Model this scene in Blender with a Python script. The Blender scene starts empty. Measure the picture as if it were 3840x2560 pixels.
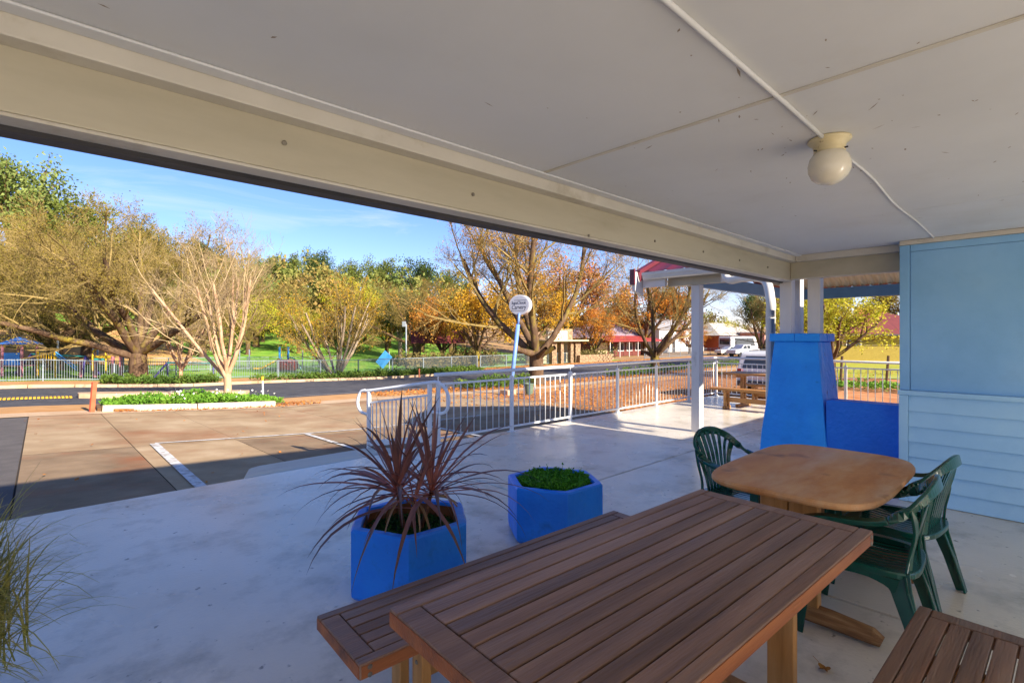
import bpy, bmesh, math, random
from mathutils import Vector, Matrix, Quaternion, noise as mnoise
R = math.radians
random.seed(7)
# ------------------------------------------------------------------ camera, sky, sun, exposure
scene = bpy.context.scene
COL = scene.collection
F, CX, HY, H = 1898.0, 1920.0, 1262.0, 1.53          # focal length, centre column, horizon row (photo pixels), eye height
YAW = R(47.0)
FW = Vector((math.cos(YAW), math.sin(YAW), 0)); RT = Vector((math.sin(YAW), -math.cos(YAW), 0))
cam_d = bpy.data.cameras.new('camera'); cam = bpy.data.objects.new('camera', cam_d); COL.objects.link(cam)
cam.location = (0, 0, H); cam.rotation_euler = (R(90), 0, -math.atan2(FW.x, FW.y))
cam_d.sensor_width = 36; cam_d.lens = 36 * F / 3840; cam_d.shift_y = -18 / 3840
cam_d.clip_start = 0.05; cam_d.clip_end = 4000
scene.camera = cam
SUN_EL, SUN_H = R(27), Vector((0.10, -1.0, 0)).normalized()
SUN = Vector((SUN_H.x * math.cos(SUN_EL), SUN_H.y * math.cos(SUN_EL), math.sin(SUN_EL)))
w = bpy.data.worlds.new('World'); scene.world = w; w.use_nodes = True
nt = w.node_tree; bg = nt.nodes['Background']
sky = nt.nodes.new('ShaderNodeTexSky'); sky.sky_type = 'NISHITA'; sky.sun_disc = False
sky.sun_elevation = SUN_EL; sky.sun_rotation = math.atan2(SUN.x, SUN.y)
sky.air_density = 1.0; sky.dust_density = 0.1; sky.ozone_density = 4.0; sky.altitude = 150
# thin wisps of high cloud over the whole sky
tc = nt.nodes.new('ShaderNodeTexCoord'); mp = nt.nodes.new('ShaderNodeMapping')
mp.inputs['Scale'].default_value = (1.3, 1.3, 6.5); mp.inputs['Location'].default_value = (0.35, 1.1, 0.2)
mp.inputs['Rotation'].default_value = (0.12, 0.2, 0.5)
nz = nt.nodes.new('ShaderNodeTexNoise'); nz.inputs['Scale'].default_value = 2.1; nz.inputs['Detail'].default_value = 9; nz.inputs['Roughness'].default_value = 0.62
nz.inputs['Distortion'].default_value = 0.6
rp = nt.nodes.new('ShaderNodeValToRGB'); rp.color_ramp.elements[0].position = 0.54; rp.color_ramp.elements[1].position = 0.86
mx = nt.nodes.new('ShaderNodeMixRGB'); mx.inputs[2].default_value = (4.2, 4.5, 5.2, 1)
ml = nt.nodes.new('ShaderNodeMath'); ml.operation = 'MULTIPLY'; ml.inputs[1].default_value = 0.75
hsv = nt.nodes.new('ShaderNodeHueSaturation'); hsv.inputs['Saturation'].default_value = 1.14
tint = nt.nodes.new('ShaderNodeMixRGB'); tint.blend_type = 'MULTIPLY'; tint.inputs[0].default_value = 1; tint.inputs[2].default_value = (0.97, 0.80, 0.95, 1)
for a, b in ((tc.outputs['Generated'], mp.inputs['Vector']), (mp.outputs['Vector'], nz.inputs['Vector']), (nz.outputs['Fac'], rp.inputs['Fac']),
             (rp.outputs['Color'], ml.inputs[0]), (ml.outputs[0], mx.inputs[0]), (sky.outputs['Color'], hsv.inputs['Color']), (hsv.outputs['Color'], tint.inputs[1]), (tint.outputs['Color'], mx.inputs[1]), (mx.outputs['Color'], bg.inputs['Color'])):
    nt.links.new(a, b)
bg.inputs['Strength'].default_value = 0.072
sd = bpy.data.lights.new('sun', 'SUN'); so = bpy.data.objects.new('sun', sd); COL.objects.link(so)
sd.energy = 3.7; sd.angle = R(0.55); sd.color = (1.0, 0.90, 0.76)
so.rotation_euler = SUN.to_track_quat('Z', 'Y').to_euler(); so.location = (0, 0, 30)
vs = scene.view_settings; vs.view_transform = 'Standard'; vs.look = 'None'; vs.gamma = 1; vs.exposure = 1.75; vs.use_curve_mapping = False
scene.render.engine = 'CYCLES'
scene.cycles.max_bounces = 8; scene.cycles.diffuse_bounces = 5; scene.cycles.transparent_max_bounces = 8

# ------------------------------------------------------------------ photo pixel -> place
def ray(px, py): return FW + RT * ((px - CX) / F) + Vector((0, 0, (HY - py) / F))
def G(px, py, z=0.0):
    r = ray(px, py); t = (z - H) / r.z; return Vector((r.x * t, r.y * t, z))
def atX(px, py, X):
    r = ray(px, py); t = X / r.x; return Vector((X, r.y * t, H + r.z * t))
def atY(px, py, Y):
    r = ray(px, py); t = Y / r.y; return Vector((r.x * t, Y, H + r.z * t))
def atD(px, py, d):
    r = ray(px, py); return Vector((r.x * d, r.y * d, H + r.z * d))
def sst(t): t = max(0.0, min(1.0, t)); return t * t * (3 - 2 * t)
def terr(x, y):
    z = -0.12 - 0.40 * sst((x + 2) / 9) - 0.75 * max(0, min(1, (y - 6) / 32)) - 0.25 * sst((x - 6) / 14)
    if y > 46:                                         # the park hill
        t = y - 46
        k = 0.55 + 0.45 * sst((120 - x) / 90)
        z += k * (0.030 * t + 12.5 * sst((t - 12) / 110) + 10 * sst((t - 120) / 160))
        if x < 14: z += 1.8 * sst((14 - x) / 16) * sst((y - 52) / 14)      # dry bank at the left
    if x > 60 and y < 46: z += 5 * sst((x - 110) / 140)
    return z
def onT(px, d):
    p = atD(px, HY, d); return Vector((p.x, p.y, terr(p.x, p.y)))
def zpx(py, d): return H + (HY - py) / F * d

# ------------------------------------------------------------------ materials
MATS = {}
def lin(c):
    if isinstance(c, str):
        c = c.lstrip('#'); c = [int(c[i:i + 2], 16) / 255 for i in (0, 2, 4)]
        c = [(v / 12.92 if v <= 0.04045 else ((v + 0.055) / 1.055) ** 2.4) for v in c]
    return tuple(c)
def pm(name, cols, scale=6, rough=0.6, bump=0.0, bscale=None, stretch=(1, 1, 1), detail=6, coords='obj', metal=0.0, spec=0.5, rand=0.0, lo=0.3, hi=0.7, dirt=None, dscale=1.2, dlo=0.5, dhi=0.75, rvar=0.0, trans=0.0, hue=0.0, damt=1.0, speck=None):
    """procedural surface: noise between colours, optional stains with a shape of their own, fine relief"""
    if name in MATS: return MATS[name]
    m = bpy.data.materials.new(name); m.use_nodes = True; MATS[name] = m
    t = m.node_tree; N = t.nodes; L = t.links; bs = N['Principled BSDF']
    if coords == 'pos':
        g = N.new('ShaderNodeNewGeometry'); vec = g.outputs['Position']
    else:
        g = N.new('ShaderNodeTexCoord'); oi = N.new('ShaderNodeObjectInfo')
        vm = N.new('ShaderNodeVectorMath'); vm.operation = 'MULTIPLY'; vm.inputs[1].default_value = (37, 23, 51)
        cb = N.new('ShaderNodeCombineXYZ')
        for i in range(3): L.new(oi.outputs['Random'], cb.inputs[i])
        L.new(cb.outputs[0], vm.inputs[0])
        ad = N.new('ShaderNodeVectorMath'); ad.operation = 'ADD'; L.new(g.outputs['Object'], ad.inputs[0]); L.new(vm.outputs[0], ad.inputs[1]); vec = ad.outputs[0]
    mp = N.new('ShaderNodeMapping'); mp.inputs['Scale'].default_value = stretch; L.new(vec, mp.inputs['Vector'])
    nz = N.new('ShaderNodeTexNoise'); nz.inputs['Scale'].default_value = scale; nz.inputs['Detail'].default_value = detail; nz.inputs['Roughness'].default_value = 0.6
    L.new(mp.outputs[0], nz.inputs['Vector'])
    rp = N.new('ShaderNodeValToRGB'); cr = rp.color_ramp
    n = len(cols)
    while len(cr.elements) < n: cr.elements.new(0.5)
    for i, c in enumerate(cols):
        cr.elements[i].position = lo + (hi - lo) * i / max(1, n - 1); cr.elements[i].color = (*lin(c), 1)
    L.new(nz.outputs['Fac'], rp.inputs['Fac']); col = rp.outputs['Color']
    if dirt:
        n2 = N.new('ShaderNodeTexNoise'); n2.inputs['Scale'].default_value = dscale; n2.inputs['Detail'].default_value = 8; n2.inputs['Roughness'].default_value = 0.65
        L.new(mp.outputs[0], n2.inputs['Vector'])
        r2 = N.new('ShaderNodeValToRGB'); r2.color_ramp.elements[0].position = dlo; r2.color_ramp.elements[1].position = dhi
        L.new(n2.outputs['Fac'], r2.inputs['Fac'])
        mu = N.new('ShaderNodeMath'); mu.operation = 'MULTIPLY'; mu.inputs[1].default_value = damt; L.new(r2.outputs['Color'], mu.inputs[0])
        mi = N.new('ShaderNodeMixRGB'); mi.inputs[2].default_value = (*lin(dirt), 1); L.new(mu.outputs[0], mi.inputs[0]); L.new(col, mi.inputs[1]); col = mi.outputs['Color']
    if speck:
        sc_, scl, slo, shi = speck; n4 = N.new('ShaderNodeTexNoise'); n4.inputs['Scale'].default_value = scl; n4.inputs['Detail'].default_value = 3; L.new(vec, n4.inputs['Vector'])
        r4 = N.new('ShaderNodeValToRGB'); r4.color_ramp.elements[0].position = slo; r4.color_ramp.elements[1].position = shi; L.new(n4.outputs['Fac'], r4.inputs['Fac'])
        m4 = N.new('ShaderNodeMixRGB'); m4.inputs[2].default_value = (*lin(sc_), 1); L.new(r4.outputs['Color'], m4.inputs[0]); L.new(col, m4.inputs[1]); col = m4.outputs['Color']
    if rand or hue:
        if coords == 'pos': oi = N.new('ShaderNodeObjectInfo')
        hs = N.new('ShaderNodeHueSaturation'); mr = N.new('ShaderNodeMapRange'); mr.inputs['To Min'].default_value = 1 - rand; mr.inputs['To Max'].default_value = 1 + rand
        L.new(oi.outputs['Random'], mr.inputs['Value']); L.new(mr.outputs[0], hs.inputs['Value']); L.new(col, hs.inputs['Color']); col = hs.outputs['Color']
    L.new(col, bs.inputs['Base Color'])
    bs.inputs['Roughness'].default_value = rough; bs.inputs['Metallic'].default_value = metal
    bs.inputs['Specular IOR Level'].default_value = spec
    if rvar:
        mr = N.new('ShaderNodeMapRange'); mr.inputs['From Min'].default_value = 0.3; mr.inputs['From Max'].default_value = 0.7
        mr.inputs['To Min'].default_value = rough - rvar; mr.inputs['To Max'].default_value = rough + rvar
        n3 = N.new('ShaderNodeTexNoise'); n3.inputs['Scale'].default_value = max(0.8, scale * 0.35); n3.inputs['Detail'].default_value = 5; L.new(mp.outputs[0], n3.inputs['Vector'])
        L.new(n3.outputs['Fac'], mr.inputs['Value']); L.new(mr.outputs[0], bs.inputs['Roughness'])
    if bump:
        nb = N.new('ShaderNodeTexNoise'); nb.inputs['Scale'].default_value = bscale or scale * 4; nb.inputs['Detail'].default_value = 5; L.new(mp.outputs[0], nb.inputs['Vector'])
        bp = N.new('ShaderNodeBump'); bp.inputs['Strength'].default_value = bump; bp.inputs['Distance'].default_value = 0.01
        L.new(nb.outputs['Fac'], bp.inputs['Height']); L.new(bp.outputs[0], bs.inputs['Normal'])
    if trans:                                          # thin leaves let some light through
        tr = N.new('ShaderNodeBsdfTranslucent'); L.new(col, tr.inputs['Color']); ms = N.new('ShaderNodeMixShader'); ms.inputs[0].default_value = trans
        L.new(bs.outputs[0], ms.inputs[1]); L.new(tr.outputs[0], ms.inputs[2]); L.new(ms.outputs[0], N['Material Output'].inputs['Surface'])
    return m
def glass(name, c=(0.03, 0.035, 0.04), rough=0.08):
    return pm(name, [c, tuple(v * 1.5 for v in c)], 3, rough, spec=0.8)

# ------------------------------------------------------------------ meshes
ROOTM = {}
def cr_spline(P, n):
    P = [Vector(p) for p in P]; out = []
    for i in range(len(P) - 1):
        a, b, c, d = P[max(0, i - 1)], P[i], P[i + 1], P[min(len(P) - 1, i + 2)]
        for k in range(n):
            t = k / n
            out.append(0.5 * ((2 * b) + (c - a) * t + (2 * a - 5 * b + 4 * c - d) * t * t + (3 * b - a - 3 * c + d) * t ** 3))
    out.append(P[-1]); return out
class MB:
    def __init__(s): s.v = []; s.f = []
    def add(s, vs, fs):
        o = len(s.v); s.v.extend(vs); s.f.extend(tuple(i + o for i in f) for f in fs); return s
    def box(s, c, d, rz=0.0, M=None):
        hx, hy, hz = d[0] / 2, d[1] / 2, d[2] / 2
        vs = [Vector((x * hx, y * hy, z * hz)) for z in (-1, 1) for y in (-1, 1) for x in (-1, 1)]
        if M is None: M = Matrix.Translation(Vector(c)) @ Matrix.Rotation(rz, 4, 'Z')
        return s.add([tuple(M @ p) for p in vs], [(0, 2, 3, 1), (4, 5, 7, 6), (0, 1, 5, 4), (2, 6, 7, 3), (0, 4, 6, 2), (1, 3, 7, 5)])
    def b2(s, a, b):                                    # box from two corners
        return s.box([(a[i] + b[i]) / 2 for i in range(3)], [abs(b[i] - a[i]) for i in range(3)])
    def bar(s, p, q, wd, h, up=(0, 0, 1), w2=None, h2=None):
        p, q = Vector(p), Vector(q); t = (q - p).normalized(); up = Vector(up)
        if abs(t.dot(up)) > 0.98: up = Vector((1, 0, 0))
        sd = t.cross(up).normalized(); u = sd.cross(t).normalized()
        w2 = wd if w2 is None else w2; h2 = h if h2 is None else h2
        vs = [tuple(c + sd * (a * ww / 2) + u * (b * hh / 2)) for c, ww, hh in ((p, wd, h), (q, w2, h2)) for a, b in ((-1, -1), (1, -1), (1, 1), (-1, 1))]
        return s.add(vs, [(0, 1, 2, 3), (7, 6, 5, 4), (0, 4, 5, 1), (1, 5, 6, 2), (2, 6, 7, 3), (3, 7, 4, 0)])
    def tube(s, P, r, n=8, cap=True):
        P = [Vector(p) for p in P]; m = len(P)
        rr = r if isinstance(r, (list, tuple)) else [r] * m
        t0 = (P[1] - P[0]).normalized(); a = t0.orthogonal().normalized(); o = len(s.v)
        for i in range(m):
            t = (P[min(i + 1, m - 1)] - P[max(i - 1, 0)]); t = t.normalized() if t.length > 1e-9 else t0
            a = (a - t * a.dot(t)); a = a.normalized() if a.length > 1e-6 else t.orthogonal().normalized(); b = t.cross(a)
            for k in range(n):
                an = 2 * math.pi * k / n; s.v.append(tuple(P[i] + (a * math.cos(an) + b * math.sin(an)) * rr[i]))
        for i in range(m - 1):
            for k in range(n):
                k2 = (k + 1) % n; s.f.append((o + i * n + k, o + i * n + k2, o + (i + 1) * n + k2, o + (i + 1) * n + k))
        if cap: s.f.append(tuple(o + k for k in range(n))[::-1]); s.f.append(tuple(o + (m - 1) * n + k for k in range(n)))
        return s
    def sweep(s, P, Nn, wd, th):                        # flat strip with its own normal at each point
        P = [Vector(p) for p in P]; m = len(P); o = len(s.v)
        ws = wd if isinstance(wd, (list, tuple)) else [wd] * m
        for i in range(m):
            t = (P[min(i + 1, m - 1)] - P[max(i - 1, 0)]).normalized(); n = Vector(Nn[i] if isinstance(Nn, list) else Nn)
            n = (n - t * n.dot(t)).normalized(); sd = t.cross(n)
            for a, b in ((-1, -1), (1, -1), (1, 1), (-1, 1)): s.v.append(tuple(P[i] + sd * (a * ws[i] / 2) + n * (b * th / 2)))
        for i in range(m - 1):
            for k in range(4):
                k2 = (k + 1) % 4; s.f.append((o + i * 4 + k, o + i * 4 + k2, o + i * 4 + 4 + k2, o + i * 4 + 4 + k))
        s.f.append((o + 3, o + 2, o + 1, o)); e = o + (m - 1) * 4; s.f.append((e, e + 1, e + 2, e + 3)); return s
    def prism(s, poly, z0, z1, M=None):
        n = len(poly); vs = [Vector((x, y, z0)) for x, y in poly] + [Vector((x, y, z1)) for x, y in poly]
        if M is not None: vs = [M @ v for v in vs]
        return s.add([tuple(v) for v in vs], [tuple(range(n))[::-1], tuple(range(n, 2 * n))] + [(i, (i + 1) % n, n + (i + 1) % n, n + i) for i in range(n)])
    def lathe(s, prof, n=20, c=(0, 0, 0)):
        o = len(s.v); m = len(prof)
        for r, z in prof:
            for k in range(n):
                a = 2 * math.pi * k / n; s.v.append((c[0] + r * math.cos(a), c[1] + r * math.sin(a), c[2] + z))
        for i in range(m - 1):
            for k in range(n):
                k2 = (k + 1) % n; s.f.append((o + i * n + k, o + i * n + k2, o + (i + 1) * n + k2, o + (i + 1) * n + k))
        s.f.append(tuple(o + k for k in range(n))[::-1]); s.f.append(tuple(o + (m - 1) * n + k for k in range(n))); return s
    def mesh(s, name, mat, smooth=False):
        me = bpy.data.meshes.new(name); me.from_pydata([tuple(v) for v in s.v], [], s.f)
        if mat: me.materials.append(mat)
        if smooth: me.polygons.foreach_set('use_smooth', [True] * len(me.polygons))
        me.update(); return me
    def build(s, name, mat, parent=None, world=False, smooth=False, bevel=0.0, seg=2, kind=None, label=None):
        if world and parent is not None:
            Mi = ROOTM[parent.name].inverted(); s.v = [tuple(Mi @ Vector(v)) for v in s.v]
        o = bpy.data.objects.new(name, s.mesh(name, mat, smooth)); COL.objects.link(o)
        if parent is not None:
            o.parent = parent; ROOTM[o.name] = ROOTM[parent.name]
        else: ROOTM[o.name] = Matrix.Identity(4)
        if bevel:
            b = o.modifiers.new('bevel', 'BEVEL'); b.width = bevel; b.segments = seg; b.limit_method = 'ANGLE'; b.angle_limit = R(40)
        if kind: o['kind'] = kind
        if label: o['label'] = label
        return o
def tag(o, label, cat, group=None):
    o['label'] = label; o['category'] = cat
    if group: o['group'] = group
    return o
def thing(name, label, cat, loc=(0, 0, 0), rz=0.0, group=None):
    o = bpy.data.objects.new(name, None); COL.objects.link(o); o.empty_display_size = 0.1
    o.location = loc; o.rotation_euler = (0, 0, rz)
    ROOTM[o.name] = Matrix.Translation(Vector(loc)) @ Matrix.Rotation(rz, 4, 'Z')
    return tag(o, label, cat, group)
def kids(o): return [c for c in KIDS.get(o.name, [])]
KIDS = {}
def tree_of(o):
    return [c for c in COL.objects if c.parent == o]
def copy_thing(root, loc, rz, label=None, group=None, scale=None, skip=()):
    def rec(o, par):
        c = o.copy(); COL.objects.link(c); c.parent = par
        for ch in o.children:
            if ch.name.split('.')[0] not in skip: rec(ch, c)
        return c
    r = rec(root, None); r.location = loc; r.rotation_euler = (0, 0, rz)
    if scale: r.scale = (scale,) * 3 if not isinstance(scale, tuple) else scale
    if label: r['label'] = label
    if group: r['group'] = group
    return r
def piece(name, me, parent, loc=(0, 0, 0), rot=(0, 0, 0), scale=(1, 1, 1), bevel=0):   # a repeated part sharing its mesh, in parent space
    o = bpy.data.objects.new(name, me); COL.objects.link(o); o.parent = parent; o.location = loc; o.rotation_euler = rot; o.scale = scale
    if bevel:
        b = o.modifiers.new('bevel', 'BEVEL'); b.width = bevel; b.segments = 2; b.limit_method = 'ANGLE'; b.angle_limit = R(40)
    return o
# ------------------------------------------------------------------ the setting: ground, car park, road, park
M_earth = pm('dry earth', ['#8a6240', '#a97f55', '#9a8a52'], 0.9, 0.95, 0.5, 14, coords='pos', dirt='#6f7a3a', dscale=0.35, damt=0.7)
M_lawn = pm('lawn grass', ['#5a8a2c', '#74a436', '#8aac44'], 0.5, 0.95, 0.7, 30, coords='pos', dirt='#9a9a4c', dscale=0.22, dlo=0.48, dhi=.68, damt=0.8, spec=0.2)
M_bank = pm('dry bank', ['#b98550', '#cda067', '#a9a050'], 0.35, 0.95, 0.5, 12, coords='pos', spec=0.1)
M_asph = pm('asphalt', ['#3d3c40', '#4d4c50', '#58575a'], 2.5, 0.9, 0.5, 160, coords='pos', dirt='#64605c', dscale=0.5, damt=0.6, spec=0.25)
M_asph2 = pm('old asphalt', ['#55504d', '#66605c'], 3.0, 0.9, 0.5, 160, coords='pos', spec=0.25)
M_conc = pm('brown car park concrete', ['#92795a', '#a68c6a', '#b79f7e'], 1.1, 0.85, 0.5, 90, coords='pos', dirt='#8d5632', dscale=0.45, dlo=0.48, dhi=0.72, damt=0.75, spec=0.3)
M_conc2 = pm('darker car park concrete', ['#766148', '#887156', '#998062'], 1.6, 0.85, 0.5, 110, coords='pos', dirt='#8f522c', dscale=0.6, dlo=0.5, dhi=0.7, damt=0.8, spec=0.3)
M_strip = pm('pale kerb concrete', ['#b69878', '#c8ac8c'], 1.5, 0.9, 0.4, 80, coords='pos', dirt='#9a774f', dscale=0.8, spec=0.2)
M_mulch = pm('leaf strewn gravel', ['#84553a', '#a06f4c', '#b28a66'], 2.2, 0.95, 0.9, 40, coords='pos', dirt='#c08a50', dscale=0.5, damt=0.6, spec=0.1)
M_path = pm('sandy path', ['#b2875a', '#c79b6c'], 1.2, 0.95, 0.4, 60, coords='pos', dirt='#a5713f', dscale=0.5, spec=0.1)
M_white = pm('road paint', ['#c9c6c0', '#dedbd6'], 12, 0.7, 0.2, 60, coords='pos', dirt='#8d7f6c', dscale=7, dlo=0.46, dhi=0.66)
M_yel = pm('yellow tactile paint', ['#c99a1c', '#dcb030'], 8, 0.7, coords='pos')

def sheet(name, xs, ys, off, mat, parent=None, kind='structure', label=None):
    b = MB(); nx, ny = len(xs), len(ys)
    b.v = [(x, y, terr(x, y) + off) for y in ys for x in xs]
    b.f = [(j * nx + i, j * nx + i + 1, (j + 1) * nx + i + 1, (j + 1) * nx + i) for j in range(ny - 1) for i in range(nx - 1)]
    o = b.build(name, mat, parent, smooth=True)
    if parent is None and kind: o['kind'] = kind
    return o
def rng(a, b, st):
    n = max(1, int(round((b - a) / st))); return [a + (b - a) * i / n for i in range(n + 1)]
gx = [-900, -500, -300, -200, -140, -100, -75, -60, -50] + rng(-42, 64, 2) + rng(70, 130, 6) + [150, 180, 220, 280, 360, 500, 800, 1400]
gy = [-900, -500, -250, -120, -60, -30, -14] + rng(-8, 50, 2) + rng(53, 140, 3) + rng(146, 240, 8) + [260, 290, 330, 400, 520, 700, 1000, 1500]
sheet('ground', gx, gy, -0.06, M_earth)
sheet('park_lawn', rng(-60, 56, 2), rng(37.2, 50, 1) + rng(52, 150, 2.5), -0.03, M_lawn)
sheet('dry_bank', rng(-42, 12, 2), rng(54, 84, 2), 0.05, M_bank)
sheet('road', rng(-60, 120, 1.2), rng(20.6, 31.4, 0.9), -0.015, M_asph)
sheet('side_road', rng(64, 74, 1), rng(-30, 20.2, 1), -0.02, M_asph2)
sheet('car_park_apron', rng(-40, -0.22, 0.8), rng(6.0, 17.2, 0.8), -0.02, M_asph2)
cp = sheet('car_park', rng(-0.22, 13.4, 0.8), rng(6.0, 17.2, 0.8), -0.035, pm('joint filler', ['#2e2620', '#3a3029'], 9, 0.95, coords='pos'))
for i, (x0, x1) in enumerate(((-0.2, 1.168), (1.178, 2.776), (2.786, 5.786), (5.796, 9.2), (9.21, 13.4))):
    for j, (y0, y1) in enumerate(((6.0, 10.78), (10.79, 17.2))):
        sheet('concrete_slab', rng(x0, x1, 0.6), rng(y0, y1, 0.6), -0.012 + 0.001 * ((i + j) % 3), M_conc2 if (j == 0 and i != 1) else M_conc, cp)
sheet('kerb_strip', rng(-40, 60, 1), [17.2, 17.75, 18.3], -0.004, M_strip)
sheet('near_verge', rng(-40, 110, 1), rng(18.3, 20.6, 0.77), -0.012, M_path)
sheet('leaf_strewn_verge', rng(13.4, 60, 1), rng(6.2, 15.6, 0.94), -0.016, M_mulch)
sheet('gravel_yard', rng(13.4, 64, 1.2), rng(-16, 6.2, 1.2), -0.02, pm('orange gravel', ['#a8693f', '#bf8257', '#c9956b'], 1.4, 0.95, 0.5, 60, coords='pos', dirt='#8f5a34', dscale=0.4, spec=0.1))
sheet('yard_path', rng(13.4, 60, 1), [15.6, 16.4, 17.2], -0.014, M_path)
sheet('far_verge', rng(-60, 120, 1.5), [31.4, 32.4, 33.4, 34.6, 36, 37.2], 0.06, M_path)
sheet('mown_grass', rng(34, 64, 1.5), rng(4, 16, 1.2), 0.01, pm('yellowing grass', ['#8f9a38', '#b0ab45', '#6f8a2e'], 0.6, 0.95, 0.6, 30, coords='pos', spec=0.1))
def line(name, x0, y0, x1, y1, wd, mat, off=0.004, n=None):
    a, b = Vector((x0, y0)), Vector((x1, y1)); d = (b - a); n = n or max(1, int(d.length / 0.6)); s = Vector((-d.y, d.x)).normalized() * wd / 2
    m = MB()
    for i in range(n + 1):
        p = a + d * (i / n)
        for q in (p + s, p - s): m.v.append((q.x, q.y, terr(q.x, q.y) + off))
    m.f = [(2 * i, 2 * i + 1, 2 * i + 3, 2 * i + 2) for i in range(n)]
    o = m.build(name, mat); o['kind'] = 'structure'; return o
line('painted_line', 1.40, 6.02, 1.48, 10.9, 0.13, M_white); line('painted_line', 1.5, 10.95, 9.0, 10.95, 0.09, M_white)
line('painted_line', 4.15, 7.3, 4.15, 10.85, 0.1, M_white); line('painted_line', 6.85, 6.02, 6.85, 10.85, 0.1, M_white)
line('painted_line', 4.5, 21.0, 60, 21.0, 0.12, pm('faded road paint', ['#8b8782', '#a8a39c'], 5, 0.8, coords='pos'), 0.0)
# kerbs: far side of the road, near side, pieces of the median
def kerb(name, pts, wd, ht, mat=M_strip, z0=-0.1, closed=False):
    m = MB(); n = len(pts)
    for i in range(n - 1):
        a, b = Vector(pts[i]), Vector(pts[i + 1]); k = max(1, int((b - a).length / 1.6))
        for j in range(k):
            p, q = a + (b - a) * (j / k), a + (b - a) * ((j + 1) / k - 0.012 / k)
            m.bar((p.x, p.y, terr(p.x, p.y) + ht / 2 + z0 / 2), (q.x, q.y, terr(q.x, q.y) + ht / 2 + z0 / 2), wd, ht - z0)
    o = m.build(name, mat, bevel=0.015); o['kind'] = 'structure'; return o
kerb('far_kerb', [(-50, 31.4), (110, 31.4)], 0.18, 0.13)
def slab_poly(name, poly, z0, z1, mat, kind='structure'):
    m = MB(); n = len(poly)
    m.v = [(x, y, terr(x, y) + z0) for x, y in poly] + [(x, y, terr(x, y) + z1) for x, y in poly]
    m.f = [tuple(range(n, 2 * n))] + [(i, (i + 1) % n, n + (i + 1) % n, n + i) for i in range(n)]
    o = m.build(name, mat, bevel=0.02); o['kind'] = kind; return o
slab_poly('road_median', [(1.0, 23.6), (1.5, 23.3), (6.4, 23.5), (6.7, 24.0), (6.4, 24.5), (1.5, 24.8), (1.0, 24.5)], -0.1, 0.14, M_strip)
slab_poly('road_median', [(-9, 23.4), (-2.3, 23.4), (-1.9, 23.7), (-1.9, 24.5), (-2.3, 24.8), (-9, 24.8)], -0.1, 0.14, M_strip)
# yellow tactile paving by the crossing, one strip of small bars each
for nm, x0, x1, y in (('tactile_strip', -1.8, 0.9, 23.9), ('tactile_strip', -1.9, 1.2, 31.75)):
    m = MB(); k = 26; off = 0.0 if y < 30 else 0.06
    for i in range(k):
        x = x0 + (x1 - x0) * i / k; m.box((x, y, terr(x, y) + off + 0.02), (0.07, 0.55, 0.03))
    m.build(nm, M_yel)['kind'] = 'structure'
# island bed in the car park edge
isl = [(1.15, 18.0), (1.5, 17.75), (5.75, 17.75), (6.2, 18.1), (6.3, 19.6), (5.6, 20.2), (2.2, 20.2), (1.2, 19.4)]
slab_poly('planting_island', isl, -0.1, 0.07, pm('bed soil', ['#5a4028', '#7a5836'], 4, 0.95, 0.6, coords='pos'))
kerb('island_kerb', [(1.25, 17.85), (5.75, 17.72)], 0.16, 0.16, pm('whitish kerb', ['#c5b39a', '#d8c8b0'], 3, 0.85, 0.3, coords='pos', dirt='#a08460', dscale=2))
# ------------------------------------------------------------------ verandah floor and roof
M_floor = pm('pale painted concrete', ['#cfc4b1', '#ded3c0', '#e8ddca'], 0.55, 0.24, 0.25, 45, coords='pos', stretch=(1, 1, 1), detail=9, dirt='#9c917d', dscale=2.0, dlo=0.5, dhi=0.74, damt=0.9, rvar=0.11, spec=0.5, speck=('#8d8678', 15.0, 0.67, 0.74))
M_gut0 = pm('dark slab joint', ['#4a4844', '#5a5852'], 5, 0.9, coords='pos')
fl = MB()
fl.b2((-30, -9, -0.95), (12.9, 5.9, -0.02)); fl.build('verandah_floor', M_gut0)['kind'] = 'structure'
base = bpy.data.objects['verandah_floor']; ROOTM['verandah_floor'] = Matrix.Identity(4)
for (x0, x1, y0, y1) in ((-30, 3.42, -9, 5.98), (3.43, 7.0, 3.32, 6.08), (3.43, 7.0, -9, 3.31), (7.01, 12.95, 3.32, 6.08), (7.01, 12.95, -9, 3.31)):
    m = MB(); m.b2((x0, y0, -0.019 if y1 < 5.9 else -0.9), (x1, y1, -0.0005 * (x0 > 3))); m.build('floor_slab', M_floor, base, bevel=0.006 if y1 < 5.9 else 0.02)
# kerb ramp at the edge of the floor
r = MB()
top = [(1.95, 7.05), (2.1, 7.16), (3.75, 7.16), (3.75, 5.99), (1.6, 5.99)]
zt = {7.05: -0.16, 7.16: -0.165, 5.99: -0.004}
n = len(top); r.v = [(x, y, -0.9) for x, y in top] + [(x, y, zt[y]) for x, y in top]
r.f = [tuple(range(n, 2 * n))[::-1]] + [(i, (i + 1) % n, n + (i + 1) % n, n + i)[::-1] for i in range(n)]
r.build('kerb_ramp', pm('ramp concrete', ['#a8a79c', '#b8b7aa', '#c0bda4'], 1.5, 0.5, 0.3, 40, coords='pos'), bevel=0.03)['kind'] = 'structure'

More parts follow.
